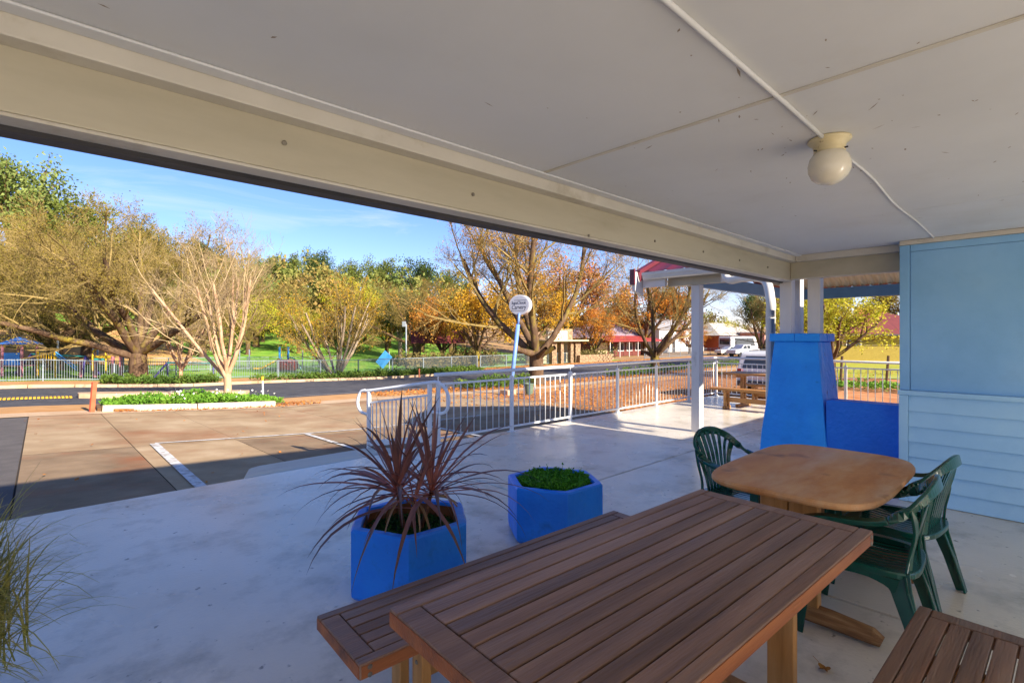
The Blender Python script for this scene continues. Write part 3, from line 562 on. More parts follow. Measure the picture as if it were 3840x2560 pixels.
# ------------------------------------------------------------------ green plastic armchairs
M_green = pm('glossy dark green plastic', ['#063a2e', '#09463a', '#0c5042'], 5, 0.17, 0.05, 40, dirt='#123d33', dscale=4, dlo=0.55, damt=0.6, rvar=0.06, spec=0.6)
def make_chair(label):
    t = thing('plastic_armchair', label, 'chair', group='green plastic chairs at the rounded table')
    half = [(0.272, 0.215, 0.60), (0.282, 0.12, 0.63), (0.282, -0.02, 0.642), (0.272, -0.12, 0.662), (0.252, -0.20, 0.712), (0.215, -0.255, 0.768), (0.12, -0.292, 0.812), (0.0, -0.302, 0.825)]
    full = half + [(-x, y, z) for x, y, z in half[::-1][1:]]
    P = cr_spline(full, 5); Nn = []
    for p in P:
        k = sst((p.y + 0.10) / -0.14); Nn.append((0.55 * (1 - k) * (1 if p.x > 0 else -1) * 0.2, -k, (1 - k) + 0.25 * k))
    wd = [0.048 + 0.014 * sst((0.215 - abs(p.x)) / 0.2) if p.y < -0.15 else 0.05 for p in P]
    n0 = len(P) // 4
    # backrest arch and the two arms are parts of their own
    i0 = next(i for i, p in enumerate(P) if p.y < -0.13); i1 = len(P) - 1 - i0
    bk = MB().sweep(P[i0:i1 + 1], Nn[i0:i1 + 1], wd[i0:i1 + 1], 0.020).build('backrest', M_green, t, smooth=False, bevel=0.005)
    for sl in (slice(0, i0 + 1), slice(i1, None)):
        MB().sweep(P[sl], Nn[sl], wd[sl], 0.024).build('arm', M_green, t, bevel=0.005)
    for i in range(-3, 4):
        xb, xt = 0.040 * i, 0.068 * i; zt = 0.820 - 0.055 * (abs(i) / 3) ** 2.2; yt = -0.298 + 0.04 * (abs(i) / 3) ** 2
        pts = cr_spline([(xb, -0.198, 0.415), (xb * 1.08, -0.215, 0.52), (xb + (xt - xb) * .55, -0.25, 0.68), (xt, yt, zt)], 4)
        MB().sweep(pts, (0, -1, 0.3), [0.026 + 0.016 * (k / (len(pts) - 1)) for k in range(len(pts))], 0.008).build('back_slat', M_green, bk, bevel=0.002)
    for s in (-1, 1):                                  # outer back supports from arch to seat corner
        pts = cr_spline([(s * 0.198, -0.205, 0.40), (s * 0.185, -0.215, 0.5), (s * 0.20, -0.235, 0.62), (s * 0.236, -0.226, 0.742)], 4)
        MB().sweep(pts, (s * .3, -1, 0.2), [0.05, 0.045, 0.04, 0.036, 0.032, 0.03, 0.03, 0.032, 0.035, 0.04, 0.045, 0.05, 0.05], 0.012).build('back_support', M_green, bk, bevel=0.003)
    st = MB(); st.sweep(cr_spline([(-0.225, 0.20, 0.405), (-0.235, 0, 0.418), (-0.205, -0.19, 0.412), (0, -0.225, 0.408), (0.205, -0.19, 0.412), (0.235, 0, 0.418), (0.225, 0.20, 0.405)], 5), (0, 0, 1), 0.05, 0.03)
    seat = st.build('seat', M_green, t, bevel=0.006)
    MB().sweep(cr_spline([(-0.235, 0.215, 0.40), (0, 0.235, 0.395), (0.235, 0.215, 0.40)], 6), (0, 0.5, 1), 0.065, 0.016).build('front_edge', M_green, seat, bevel=0.004)
    for i in range(11):
        x = -0.20 + 0.04 * i; dip = -0.014 * (1 - (x / 0.22) ** 2)
        pts = cr_spline([(x, -0.205, 0.415 + dip), (x, -0.08, 0.405 + dip), (x, 0.08, 0.412 + dip), (x, 0.19, 0.418 + dip * .6), (x, 0.232, 0.400)], 3)
        MB().sweep(pts, (0, 0, 1), 0.031, 0.007).build('seat_slat', M_green, seat, bevel=0.002)
    for s in (-1, 1):
        lg = MB()      # front leg, an L section tapering to the floor, up to the arm
        lg.sweep([(s * .274, .205, .60), (s * .262, .208, .45), (s * .256, .212, .38), (s * .262, .24, .002)], (s, 0, 0.1), [.042, .06, .085, .045], .012)
        lg.sweep([(s * .262, .222, .59), (s * .250, .226, .45), (s * .240, .226, .38), (s * .250, .262, .002)], (0, 1, 0.1), [.03, .036, .06, .04], .012)
        lg.build('leg', M_green, t, bevel=0.003)
        lg = MB()
        lg.sweep([(s * .222, -.16, .41), (s * .228, -.185, .34), (s * .245, -.225, .2), (s * .262, -.275, .002)], (s, 0, 0.1), [.12, .085, .065, .05], .012)
        lg.sweep([(s * .20, -.20, .41), (s * .21, -.21, .34), (s * .228, -.25, .2), (s * .248, -.298, .002)], (0, -1, 0.1), [.08, .06, .05, .04], .012)
        lg.build('leg', M_green, t, bevel=0.003)
        ap = MB(); ap.sweep(cr_spline([(s * .245, .19, .36), (s * .243, .06, .388), (s * .238, -.06, .388), (s * .232, -.17, .36)], 4), (s, 0, 0), [.06, .045, .035, .03, .03, .03, .03, .03, .03, .035, .04, .055, .07], .01)
        ap.build('side_apron', M_green, seat, bevel=0.003)
    MB().sweep(cr_spline([(-.24, .222, .35), (-.1, .226, .382), (.1, .226, .382), (.24, .222, .35)], 4), (0, 1, 0), .04, .01).build('front_apron', M_green, seat)
    return t
c2 = make_chair('green plastic armchair nearest the camera, beside foreground table corner')
c2.location = (3.16, 0.685, 0); c2.rotation_euler = (0, 0, R(3))
c3 = copy_thing(c2, (3.83, 0.685, 0), R(-6), 'green plastic armchair nearest the pale blue weatherboards')
c1 = copy_thing(c2, (3.63, 1.49, 0), R(174), 'green plastic armchair on street side of rounded table')

# ------------------------------------------------------------------ hexagonal planters
M_pl = pm('glossy blue planter paint', ['#1470e2', '#1a7cec', '#2488f2'], 2.5, 0.42, 0.55, 20, coords='obj', detail=8, dirt='#0f55ae', dscale=5, dlo=0.54, dhi=.7, damt=0.7, spec=0.45, speck=('#0c4c9c', 26.0, 0.72, 0.78))
M_pli = pm('rusty inner planter', ['#5a3a22', '#7d4d28', '#4a3524'], 6, 0.9, 0.5, 20, coords='obj')
M_soil = pm('potting soil', ['#1d150e', '#35261a', '#2a1f14'], 25, 0.95, 0.8, 60, coords='obj')
def planter(label, loc, ang, hh=0.41, soil=0.33):
    t = thing('hexagonal_planter', label, 'planter', loc, ang)
    m = MB(); Ro, Ri = 0.392, 0.325; rings = []
    lay = [(Ro - 0.02, 0.0), (Ro - 0.003, 0.02), (Ro, 0.06), (Ro, hh - 0.05), (Ro, hh - 0.012), (Ro - 0.012, hh), (Ri + 0.008, hh), (Ri, hh - 0.01), (Ri - 0.005, 0.2)]
    sub = 6
    for r_, z in lay:
        for k in range(6):
            A = Vector((math.cos(R(60 * k)), math.sin(R(60 * k)))); Bv = Vector((math.cos(R(60 * k + 60)), math.sin(R(60 * k + 60))))
            for j in range(sub):
                p = (A + (Bv - A) * (j / sub)) * r_
                if j == 0: p *= 0.985
                nn = mnoise.noise(Vector((p.x * 9 + loc[0], p.y * 9, z * 9))) * (0.006 if z > hh - .06 else 0.002)
                m.v.append((p.x * (1 + nn), p.y * (1 + nn), max(0, z + nn * .6 * (z > .3))))
    nk = 6 * sub
    for i in range(len(lay) - 1):
        for k in range(nk): m.f.append((i * nk + k, i * nk + (k + 1) % nk, (i + 1) * nk + (k + 1) % nk, (i + 1) * nk + k))
    m.f.append(tuple(range(nk))[::-1])
    m.build('pot', M_pl, t, bevel=0.0)
    i_ = MB(); o = 6
    for r_, z in ((Ri + 0.002, hh - 0.02), (Ri - 0.004, soil - 0.02)):
        for k in range(6): i_.v.append(((r_ - 0.006) * math.cos(R(60 * k)), (r_ - 0.006) * math.sin(R(60 * k)), z))
    i_.f = [(k, 6 + k, 6 + (k + 1) % 6, (k + 1) % 6) for k in range(6)]; i_.build('inner_face', M_pli, t)
    s_ = MB(); n = 14
    for j in range(n + 1):
        for k in range(n + 1):
            x, y = (k / n * 2 - 1) * 0.31, (j / n * 2 - 1) * 0.27
            s_.v.append((x * (1 - .25 * abs(j / n * 2 - 1)) * 1.0, y, soil + 0.02 * mnoise.noise(Vector((x * 8, y * 8, loc[0])))))
    s_.f = [(j * (n + 1) + k, j * (n + 1) + k + 1, (j + 1) * (n + 1) + k + 1, (j + 1) * (n + 1) + k) for j in range(n) for k in range(n)]
    s_.build('soil', M_soil, t, smooth=True)
    return t
pA = planter('blue hexagonal concrete planter holding the spiky red plant', (1.705, 2.765, 0), R(-123), soil=0.30)
pB = planter('blue hexagonal concrete planter filled with low green plants', (2.97, 2.70, 0), R(-123), soil=0.355)
pC = planter('blue hexagonal concrete planter at the left edge under grassy tussock', (-0.62, 2.66, 0), R(-150), soil=0.34)
# low green growth: tiny leaves, one object each pot
M_gl = pm('small bright green leaves', ['#3c7a1c', '#4f9422', '#2c5f18'], 30, 0.6, coords='pos', trans=0.25, spec=0.3)
M_gd = pm('small dark green leaves', ['#1f4414', '#2f5c1a', '#17330f'], 30, 0.6, coords='pos', trans=0.2, spec=0.3)
def leaf_quad(m, c, d, n, l, wv):
    d = d.normalized(); s = d.cross(n); s = s.normalized() if s.length > 1e-6 else Vector((1, 0, 0))
    m.add([tuple(c), tuple(c + d * l * .5 + s * wv / 2), tuple(c + d * l), tuple(c + d * l * .5 - s * wv / 2)], [(0, 1, 2, 3)])
def rv(rs): return Vector((rs.gauss(0, 1), rs.gauss(0, 1), rs.gauss(0, 1))).normalized()
def pot_green(name, label, loc, z, num, mat, hmax, seed, rad=0.28, sp=0.016):
    rs = random.Random(seed); m = MB()
    for i in range(num):
        a, r_ = rs.uniform(0, 6.283), rad * math.sqrt(rs.random()); x, y = r_ * math.cos(a), r_ * math.sin(a)
        hb = hmax * (0.45 + 0.55 * (0.5 + 0.5 * mnoise.noise(Vector((x * 11, y * 11, seed))))) * rs.random() ** .5
        c = Vector((loc[0] + x, loc[1] + y, z + hb)); d = rv(rs); d.z = abs(d.z) * .6; leaf_quad(m, c, d, rv(rs), sp * rs.uniform(.7, 1.5), sp * .7)
    o = m.build(name, mat); o['kind'] = 'stuff'; tag(o, label, 'plants'); return o
pot_green('ground_cover_plants', 'bright green leafy ground cover growing in the right blue planter', (2.97, 2.70), 0.345, 6500, M_gl, 0.10, 5, sp=.021)
pot_green('ground_cover_plants', 'dark green ground cover under the spiky red plant', (1.705, 2.765), 0.29, 3600, M_gd, 0.06, 9)
wd_ = MB(); rs = random.Random(4)
for i in range(26):
    x, y = 2.97 + rs.uniform(-.2, .2), 2.70 + rs.uniform(-.15, .2); l = rs.uniform(.05, .13)
    wd_.tube([(x, y, .36), (x + rs.uniform(-.02, .02), y + rs.uniform(-.02, .02), .36 + l)], [0.002, 0.001], 3)
    for q in range(5): leaf_quad(wd_, Vector((x, y, .36 + l * rs.uniform(.4, 1))), rv(rs), rv(rs), .025, .012)
o = wd_.build('weeds', M_gl); o['kind'] = 'stuff'; tag(o, 'thin upright weeds standing in the right blue planter', 'plants')

# ------------------------------------------------------------------ cordyline
def leafmat(name, base, mid, tip):
    m = bpy.data.materials.new(name); m.use_nodes = True; t = m.node_tree; N = t.nodes; L = t.links; bs = N['Principled BSDF']
    at = N.new('ShaderNodeAttribute'); at.attribute_name = 'along'; rp = N.new('ShaderNodeValToRGB'); e = rp.color_ramp.elements
    e[0].position = 0.02; e[0].color = (*lin(base), 1); e[1].position = 0.95; e[1].color = (*lin(tip), 1); q = e.new(0.35); q.color = (*lin(mid), 1)
    nz = N.new('ShaderNodeTexNoise'); nz.inputs['Scale'].default_value = 30; oi = N.new('ShaderNodeObjectInfo')
    hs = N.new('ShaderNodeHueSaturation'); mr = N.new('ShaderNodeMapRange'); mr.inputs['To Min'].default_value = 0.65; mr.inputs['To Max'].default_value = 1.4
    L.new(at.outputs['Fac'], rp.inputs['Fac']); L.new(oi.outputs['Random'], mr.inputs['Value']); L.new(mr.outputs[0], hs.inputs['Value']); L.new(rp.outputs[0], hs.inputs['Color'])
    L.new(hs.outputs[0], bs.inputs['Base Color']); bs.inputs['Roughness'].default_value = 0.38
    tr = N.new('ShaderNodeBsdfTranslucent'); L.new(hs.outputs[0], tr.inputs['Color']); ms = N.new('ShaderNodeMixShader'); ms.inputs[0].default_value = 0.15
    L.new(bs.outputs[0], ms.inputs[1]); L.new(tr.outputs[0], ms.inputs[2]); L.new(ms.outputs[0], N['Material Output'].inputs['Surface']); return m
M_cord = leafmat('maroon strap leaf', '#c47a68', '#8e5e54', '#604a46')
M_cstem = pm('brown leaf scarred stem', ['#4a3022', '#6a4530', '#3a261c'], 30, 0.8, 0.6, 60, stretch=(1, 1, 3))
def strap(p, dirv, l, wd, droop, rs, mat, parent, twist=0.0):
    n = 9; pts = []; d = dirv.normalized(); q = Vector(p); wid = []
    for i in range(n + 1):
        t = i / n; pts.append(q.copy()); q = q + d * (l / n); d = (d + Vector((0, 0, -droop * (0.25 + 1.3 * t * t)) ) / n * 2.2 + rv(rs) * 0.045).normalized()
        wid.append(wd * (0.45 + 0.75 * t if t < .35 else 0.712 * 1.02 * max(0.02, 1 - ((t - .35) / .65) ** 1.6)))
    m = MB(); al = []
    for i in range(n + 1):
        t = (pts[min(i + 1, n)] - pts[max(i - 1, 0)]).normalized(); up = Vector((0, 0, 1))
        s = t.cross(up); s = s.normalized() if s.length > .05 else Vector((1, 0, 0)); nn = s.cross(t)
        s2 = (s * math.cos(twist * i / n) + nn * math.sin(twist * i / n))
        m.v += [tuple(pts[i] - s2 * wid[i] / 2 + nn * wid[i] * .22), tuple(pts[i]), tuple(pts[i] + s2 * wid[i] / 2 + nn * wid[i] * .22)]; al += [i / n] * 3
    for i in range(n):
        for k in (0, 1): m.f.append((3 * i + k, 3 * i + k + 1, 3 * i + 4 + k, 3 * i + 3 + k))
    o = m.build('leaf', mat, parent, smooth=True); at = o.data.attributes.new('along', 'FLOAT', 'POINT'); at.data.foreach_set('value', al); return o
cd = thing('cordyline', 'spiky dark red cordyline with long strap leaves in blue planter', 'plant', (1.705, 2.765, 0.30)); rs = random.Random(21)
for (sx, sy, hz, num, seedy) in ((-0.055, 0.035, 0.24, 42, 1), (0.085, -0.06, 0.22, 36, 2), (0.02, 0.0, 0.14, 10, 3)):
    head = Vector((sx * 1.25, sy * 1.25, hz))
    MB().tube([(sx * .5, sy * .5, -0.02), (sx * .9, sy * .9, hz * .5), tuple(head + Vector((0, 0, .03)))], [0.016, 0.014, 0.012], 8).build('stem', M_cstem, cd, smooth=True)
    for i in range(num):
        az = i * 2.39996 + rs.uniform(-.3, .3); f = (i + .5) / num            # inner leaves upright, outer ones drooping
        el = R(82) - f ** 0.85 * R(80) + rs.gauss(0, R(7))
        d = Vector((math.cos(az) * math.cos(el), math.sin(az) * math.cos(el), math.sin(el)))
        l = rs.uniform(.50, .74) * (0.85 + .38 * f); strap(head + d * 0.012 + Vector((0, 0, (1 - f) * .05)), d, l, rs.uniform(.030, .048), rs.uniform(.3, 1.5) * (0.35 + 1.0 * f), rs, M_cord, cd, rs.uniform(-.9, .9))
M_dead = leafmat('dead straw leaf', '#8a6a4a', '#a5845c', '#7a5c40')
for i in range(12):                                     # withered leaves hanging round the stems
    az = i * 2.1 + rs.uniform(-.4, .4); d = Vector((math.cos(az), math.sin(az), rs.uniform(-.1, .35)))
    strap(Vector((rs.uniform(-.05, .1), rs.uniform(-.06, .04), .2)), d, rs.uniform(.28, .45), rs.uniform(.018, .028), rs.uniform(1.8, 3.0), rs, M_dead, cd, rs.uniform(-2, 2))
# grassy tussock at the left edge
tu = thing('grass_tussock', 'fine arching olive green grass tussock at the left edge', 'plant', (-0.44, 2.56, 0.34)); rs = random.Random(8)
m = MB()
for i in range(9000):
    az = rs.uniform(0, 6.283); el = R(88) - abs(rs.gauss(0, R(20))); d = Vector((math.cos(az) * math.cos(el), math.sin(az) * math.cos(el), math.sin(el)))
    q = Vector((rs.gauss(0, .12), rs.gauss(0, .12), rs.uniform(-.02, .22))); l = rs.uniform(.28, .56); n = 7; wv = rs.uniform(.0028, .0050); o0 = len(m.v); dr = rs.uniform(.5, 1.5)
    s = d.cross(Vector((0, 0, 1))).normalized()
    for k in range(n + 1):
        ww = wv * (1 - (k / n) ** 2 * .85); m.v += [tuple(q - s * ww), tuple(q + s * ww)]; q = q + d * (l / n); d = (d + Vector((0, 0, -dr * .36 * (0.3 + k / n))) + rv(rs) * .05).normalized()
    m.f += [(o0 + 2 * k, o0 + 2 * k + 1, o0 + 2 * k + 3, o0 + 2 * k + 2) for k in range(n)]
m.build('blades', pm('olive grass blade', ['#717c30', '#949440', '#b0a454', '#5f702c'], 3, 0.6, coords='pos', trans=0.25, lo=.25, hi=.75), tu, kind='stuff')
# fallen leaf on the floor
lf = MB(); rs = random.Random(2); p = G(3090, 2512, 0.0); out = []
for k in range(20):
    t = k / 20 * 6.283; r_ = 0.024 * (0.65 + 0.5 * abs(math.cos(2.5 * t))); out.append((p.x + r_ * math.cos(t), p.y + r_ * math.sin(t), 0.004 + 0.016 * abs(math.sin(t * 1.5))))
lf.v = [(p.x, p.y, 0.006)] + out; lf.f = [(0, 1 + k, 1 + (k + 1) % 20) for k in range(20)]; lf.tube([(p.x, p.y, .006), (p.x + .02, p.y + .03, .02), (p.x + .03, p.y + .055, .03)], .001, 4)
o = lf.build('fallen_leaf', pm('ochre dead leaf', ['#8a5a1c', '#b27a2a'], 40, 0.7, trans=0.2)); tag(o, 'curled ochre dead leaf lying on the grey floor', 'leaf')
# ------------------------------------------------------------------ white balustrade
M_rail = pm('white powder coat', ['#e2e0dd', '#ecebe8'], 4, 0.32, coords='obj', spec=0.5)
bal = MB().tube([(0, 0, 0), (0, 0, 1)], 0.009, 6).mesh('baluster', M_rail, True)
def rail_run(name, label, pts, zt=0.90, post_w=0.05, hand=True, end0=True, end1=True, hz=0.99, hext=0.0):
    """pts: post feet along a straight run"""
    a, b = Vector(pts[0]), Vector(pts[-1]); d = (b - a).normalized(); ang = math.atan2(d.y, d.x)
    t = thing(name, label, 'balustrade', tuple(a), ang)
    Mi = ROOTM[t.name].inverted(); L = [Mi @ Vector(p) for p in pts]
    pm_ = MB().box((0, 0, .5), (post_w, post_w, 1.0)).mesh('post', M_rail); fm = MB().box((0, 0, .005), (0.12, 0.10, 0.01)).mesh('foot_plate', M_rail)
    for i, p in enumerate(L):
        if (i == 0 and not end0) or (i == len(L) - 1 and not end1): continue
        o = piece('post', pm_, t, (p.x, 0, p.z), scale=(1, 1, zt), bevel=0.003); 
        f = piece('foot_plate', fm, t, (p.x, 0, p.z))
        pn = piece('rail_pin', PIN, t, (p.x, 0, p.z + zt))
    for i in range(len(L) - 1):
        x0, x1, z0 = L[i].x + post_w / 2, L[i + 1].x - post_w / 2, L[i].z
        m = MB(); m.b2((x0, -0.016, z0 + zt - 0.062), (x1, 0.016, z0 + zt - 0.034)); m.build('top_rail', M_rail, t, bevel=0.003)
        m = MB(); m.b2((x0, -0.016, z0 + 0.07), (x1, 0.016, z0 + 0.098)); m.build('bottom_rail', M_rail, t, bevel=0.003)
        k = max(2, int(round((x1 - x0) / 0.125)))
        for j in range(1, k): piece('baluster', bal, t, (x0 + (x1 - x0) * j / k, 0, z0 + 0.097), scale=(1, 1, zt - 0.062 - 0.097))
    m = MB(); m.tube([(-0.06 - hext, 0, hz), (L[-1].x, 0, hz)], 0.027, 12); m.build('handrail', M_rail, t, smooth=True)
    return t
PIN = MB().tube([(0, 0, 0), (0, 0, 0.075)], 0.008, 6).mesh('rail_pin', M_rail)
YB = 5.98
xs_ = [4.14, 5.57, 7.02, 8.47, 9.92, 11.37, 12.80]
rail_run('balustrade', 'long white balustrade along the street edge of the floor', [(x, YB, 0) for x in xs_])
rail_run('balustrade', 'white balustrade across the far right end of the floor', [(12.80, YB, 0), (12.80, 4.55, 0), (12.80, 3.1, 0), (12.80, 1.65, 0), (12.80, 0.2, 0)], end0=False)
# ramp rail with looped ends
RR = thing('ramp_handrail', 'short white ramp handrail with curved loop ends', 'handrail', (4.05, 6.02, 0))
A, Bp = Vector((4.03, 6.03, 0)), Vector((3.66, 7.12, -0.17)); dv = (Bp - A); u = Vector((dv.x, dv.y, 0)).normalized()
ht = 0.86
for p in (A, Bp): MB().bar(p, p + Vector((0, 0, ht)), 0.05, 0.05).build('post', M_rail, RR, world=True, bevel=0.003)
MB().bar(A + u * .026 + Vector((0, 0, .70)), Bp - u * .026 + Vector((0, 0, .70)), 0.03, 0.028).build('top_rail', M_rail, RR, world=True)
MB().bar(A + u * .026 + Vector((0, 0, .085)), Bp - u * .026 + Vector((0, 0, .085)), 0.03, 0.085).build('bottom_rail', M_rail, RR, world=True)
for j in range(1, 15):
    p = A + dv * (j / 15); MB().tube([p + Vector((0, 0, .12)), p + Vector((0, 0, .69))], 0.009, 6).build('baluster', M_rail, RR, world=True, smooth=True)
a0 = A + Vector((0, 0, ht + .02)); b0 = Bp + Vector((0, 0, ht + .02))
lv = Vector((u.x, u.y, 0)); rvv = FW * 0 + Vector((0.35, -0.94, 0)).normalized()
path = [b0 + lv * .02 + Vector((0, 0, -.36)), b0 + lv * .16 + Vector((0, 0, -.33)), b0 + lv * .23 + Vector((0, 0, -.2)), b0 + lv * .18 + Vector((0, 0, -.04)), b0 + lv * .08 + Vector((0, 0, 0)), b0, (a0 + b0) / 2, a0, a0 - lv * .12 + Vector((0, 0, .01)), a0 - lv * .25 + Vector((0, 0, -.05)), a0 - lv * .33 + Vector((0, 0, -.2)), a0 - lv * .30 + Vector((0, 0, -.36)), a0 - lv * .2 + Vector((0, 0, -.42)), a0 - lv * .05 + Vector((0, 0, -.41))]
MB().tube(cr_spline(path, 6), 0.023, 10).build('handrail', M_rail, RR, world=True, smooth=True)

# ------------------------------------------------------------------ second picnic table with benches at the far end
def picnic(name, label, cat, loc, rz, L, Wd, z, th, boards):
    t = thing(name, label, cat, loc, rz)
    p = Wd / boards; me = MB().box((0, 0, 0), (L, p - 0.008, th)).mesh('board', M_pine2)
    for i in range(boards): piece('board', me, t, (0, -Wd / 2 + p * (i + .5), z - th / 2), bevel=0.004)
    for x in (-L * .33, L * .33):
        for s in (-1, 1): piece('leg', MB().box((0, 0, (z - th) / 2 + 0.03), (0.05, 0.07, z - th - 0.06)).mesh('leg', M_pine2), t, (x, s * 0.07, 0))
        piece('foot', MB().box((0, 0, 0.03), (0.07, Wd * .95, 0.06)).mesh('foot', M_pine2), t, (x, 0, 0), bevel=0.012)
        piece('cleat', MB().box((0, 0, 0), (0.06, Wd * .85, 0.05)).mesh('cleat', M_pine2), t, (x, 0, z - th - 0.026))
    piece('stretcher', MB().box((0, 0, 0), (L * .7, 0.04, 0.1)).mesh('stretcher', M_pine2), t, (0, 0, z * .45)); return t
M_pine2 = pm('honey pine', ['#96642f', '#ad7b41', '#bb8a4f'], 5, 0.5, 0.2, 40, stretch=(0.3, 3, 3), rand=0.08)
picnic('picnic_table', 'honey pine picnic table beside the far white balustrade', 'table', (11.42, 4.12, 0), R(90), 1.8, 0.72, 0.74, 0.045, 5)
picnic('picnic_bench', 'honey pine bench in front of the far picnic table', 'bench', (10.72, 4.18, 0), R(91), 1.8, 0.30, 0.44, 0.045, 2)
picnic('picnic_bench', 'honey pine bench behind the far picnic table along the end rail', 'bench', (12.12, 4.15, 0), R(90), 1.8, 0.30, 0.44, 0.045, 2)

# ------------------------------------------------------------------ round shop sign on a pole
d = 21.5; pb = onT(1912, d); zc = zpx(1143, d); pc = atD(1947, 1143, d)
S = thing('shop_sign', 'oval white shop sign on a leaning pale blue pole', 'sign', tuple(pb))
M_pole = pm('pale blue pole paint', ['#5f86cc', '#7a9cd8'], 6, 0.45, coords='pos')
M_sgn = pm('white sign face', ['#c7c6c8', '#d4d3d4'], 5, 0.4, coords='pos')
top = Vector((pc.x, pc.y, pc.z - 0.42)) - FW * 0
MB().tube([tuple(pb + Vector((0, 0, -.1))), tuple(top + (pb - top) * .12)], 0.085, 12).build('pole', M_pole, S, world=True, smooth=True)
MB().tube([tuple(top + (pb - top) * .12), tuple(top + Vector((0, 0, .06)))], 0.05, 10).build('pole_neck', M_pole, S, world=True, smooth=True)
MB().box(tuple(pb + Vector((-.1, 0, .08))), (0.5, 0.5, 0.25)).build('footing', M_strip, S, world=True, bevel=.03)
fn = (-FW - RT * 0.55).normalized(); sxv = Vector((0, 0, 1)).cross(fn).normalized()   # face normal, face right
Ms = Matrix((( sxv.x, 0, fn.x, pc.x), (sxv.y, 0, fn.y, pc.y), (0, 1, 0, pc.z), (0, 0, 0, 1)))
cir = [(0.50 * math.cos(2 * math.pi * k / 40), 0.43 * math.sin(2 * math.pi * k / 40)) for k in range(40)]
lb = MB().prism(cir, -0.24, 0.0, Ms).build('light_box', M_sgn, S, world=True, bevel=0.012)
MB().prism([(x * .9, y * .9) for x, y in cir], 0.0, 0.004, Ms).build('face', pm('sign grey face', ['#a9adb8', '#b4b8c2'], 5, 0.4, coords='pos'), S, world=True)
M_ink = pm('dark lettering', ['#22242c', '#2c2e36'], 5, 0.6)
def word(txt, size, cx, cy, shear=0.15, sx=1.0):
    cu = bpy.data.curves.new('txt', 'FONT'); cu.body = txt; cu.size = size; cu.align_x = 'CENTER'; cu.align_y = 'CENTER'; cu.shear = shear; cu.extrude = 0.002
    tmp = bpy.data.objects.new('txt', cu); COL.objects.link(tmp); dg = bpy.context.evaluated_depsgraph_get(); me = bpy.data.meshes.new_from_object(tmp.evaluated_get(dg)); bpy.data.objects.remove(tmp)
    Mi = ROOTM[S.name].inverted() @ Ms @ Matrix.Translation((cx, cy, 0.006)) @ Matrix.Diagonal((sx, 1, 1, 1))
    me.transform(Mi); me.materials.clear(); me.materials.append(M_ink); o = bpy.data.objects.new('lettering', me); COL.objects.link(o); o.parent = S; return o
word('SupaChook', 0.19, -0.02, 0.09, 0.1, 0.78); word('Carvery', 0.26, -0.02, -0.10, 0.15, 0.82)
for a_, b__ in (((-.24, .20), (.34, .20)), ((-.40, -.235), (.24, -.255))):
    MB().bar(Ms @ Vector((*a_, .006)), Ms @ Vector((*b__, .006)), 0.014, 0.003, up=fn).build('rule_line', M_ink, S, world=True)
# bin by the big tree, posts
q = onT(1984, 21.5)
B_ = thing('garden_pot', 'grey green tapered pot standing by the big tree', 'pot', tuple(q))
MB().lathe([(0.15, 0.0), (0.2, 0.42), (0.225, 0.43), (0.225, 0.47), (0.2, 0.47), (0.18, 0.40)], 18).build('tub', pm('grey green plastic', ['#4d5f50', '#66775f'], 4, 0.6), B_, smooth=False)
MB().lathe([(0.03, 0.41), (0.186, 0.412)], 18).build('soil', M_soil, B_)
q = Vector((1.02, 17.82, 0)); q.z = terr(q.x, q.y)
o = MB().bar((q.x, q.y, q.z - .1), (q.x + .06, q.y - .03, q.z + 0.80), 0.10, 0.10, up=(0.3, -1, 0)).build('marker_post', pm('terracotta painted post', ['#c8512f', '#d8653f'], 5, 0.7, coords='pos'), bevel=0.006); tag(o, 'terracotta red marker post at left end of planting island', 'post')
q = onT(988, 18.2)
T_ = thing('short_sign_post', 'short white post with yellow top in planting island', 'post', tuple(q))
MB().tube([(0, 0, -.1), (-.03, .01, .80)], 0.03, 8).build('shaft', M_wpost, T_); MB().tube([(-.03, .01, .78), (-.032, .01, .92)], 0.045, 8).build('cap', M_yel, T_)
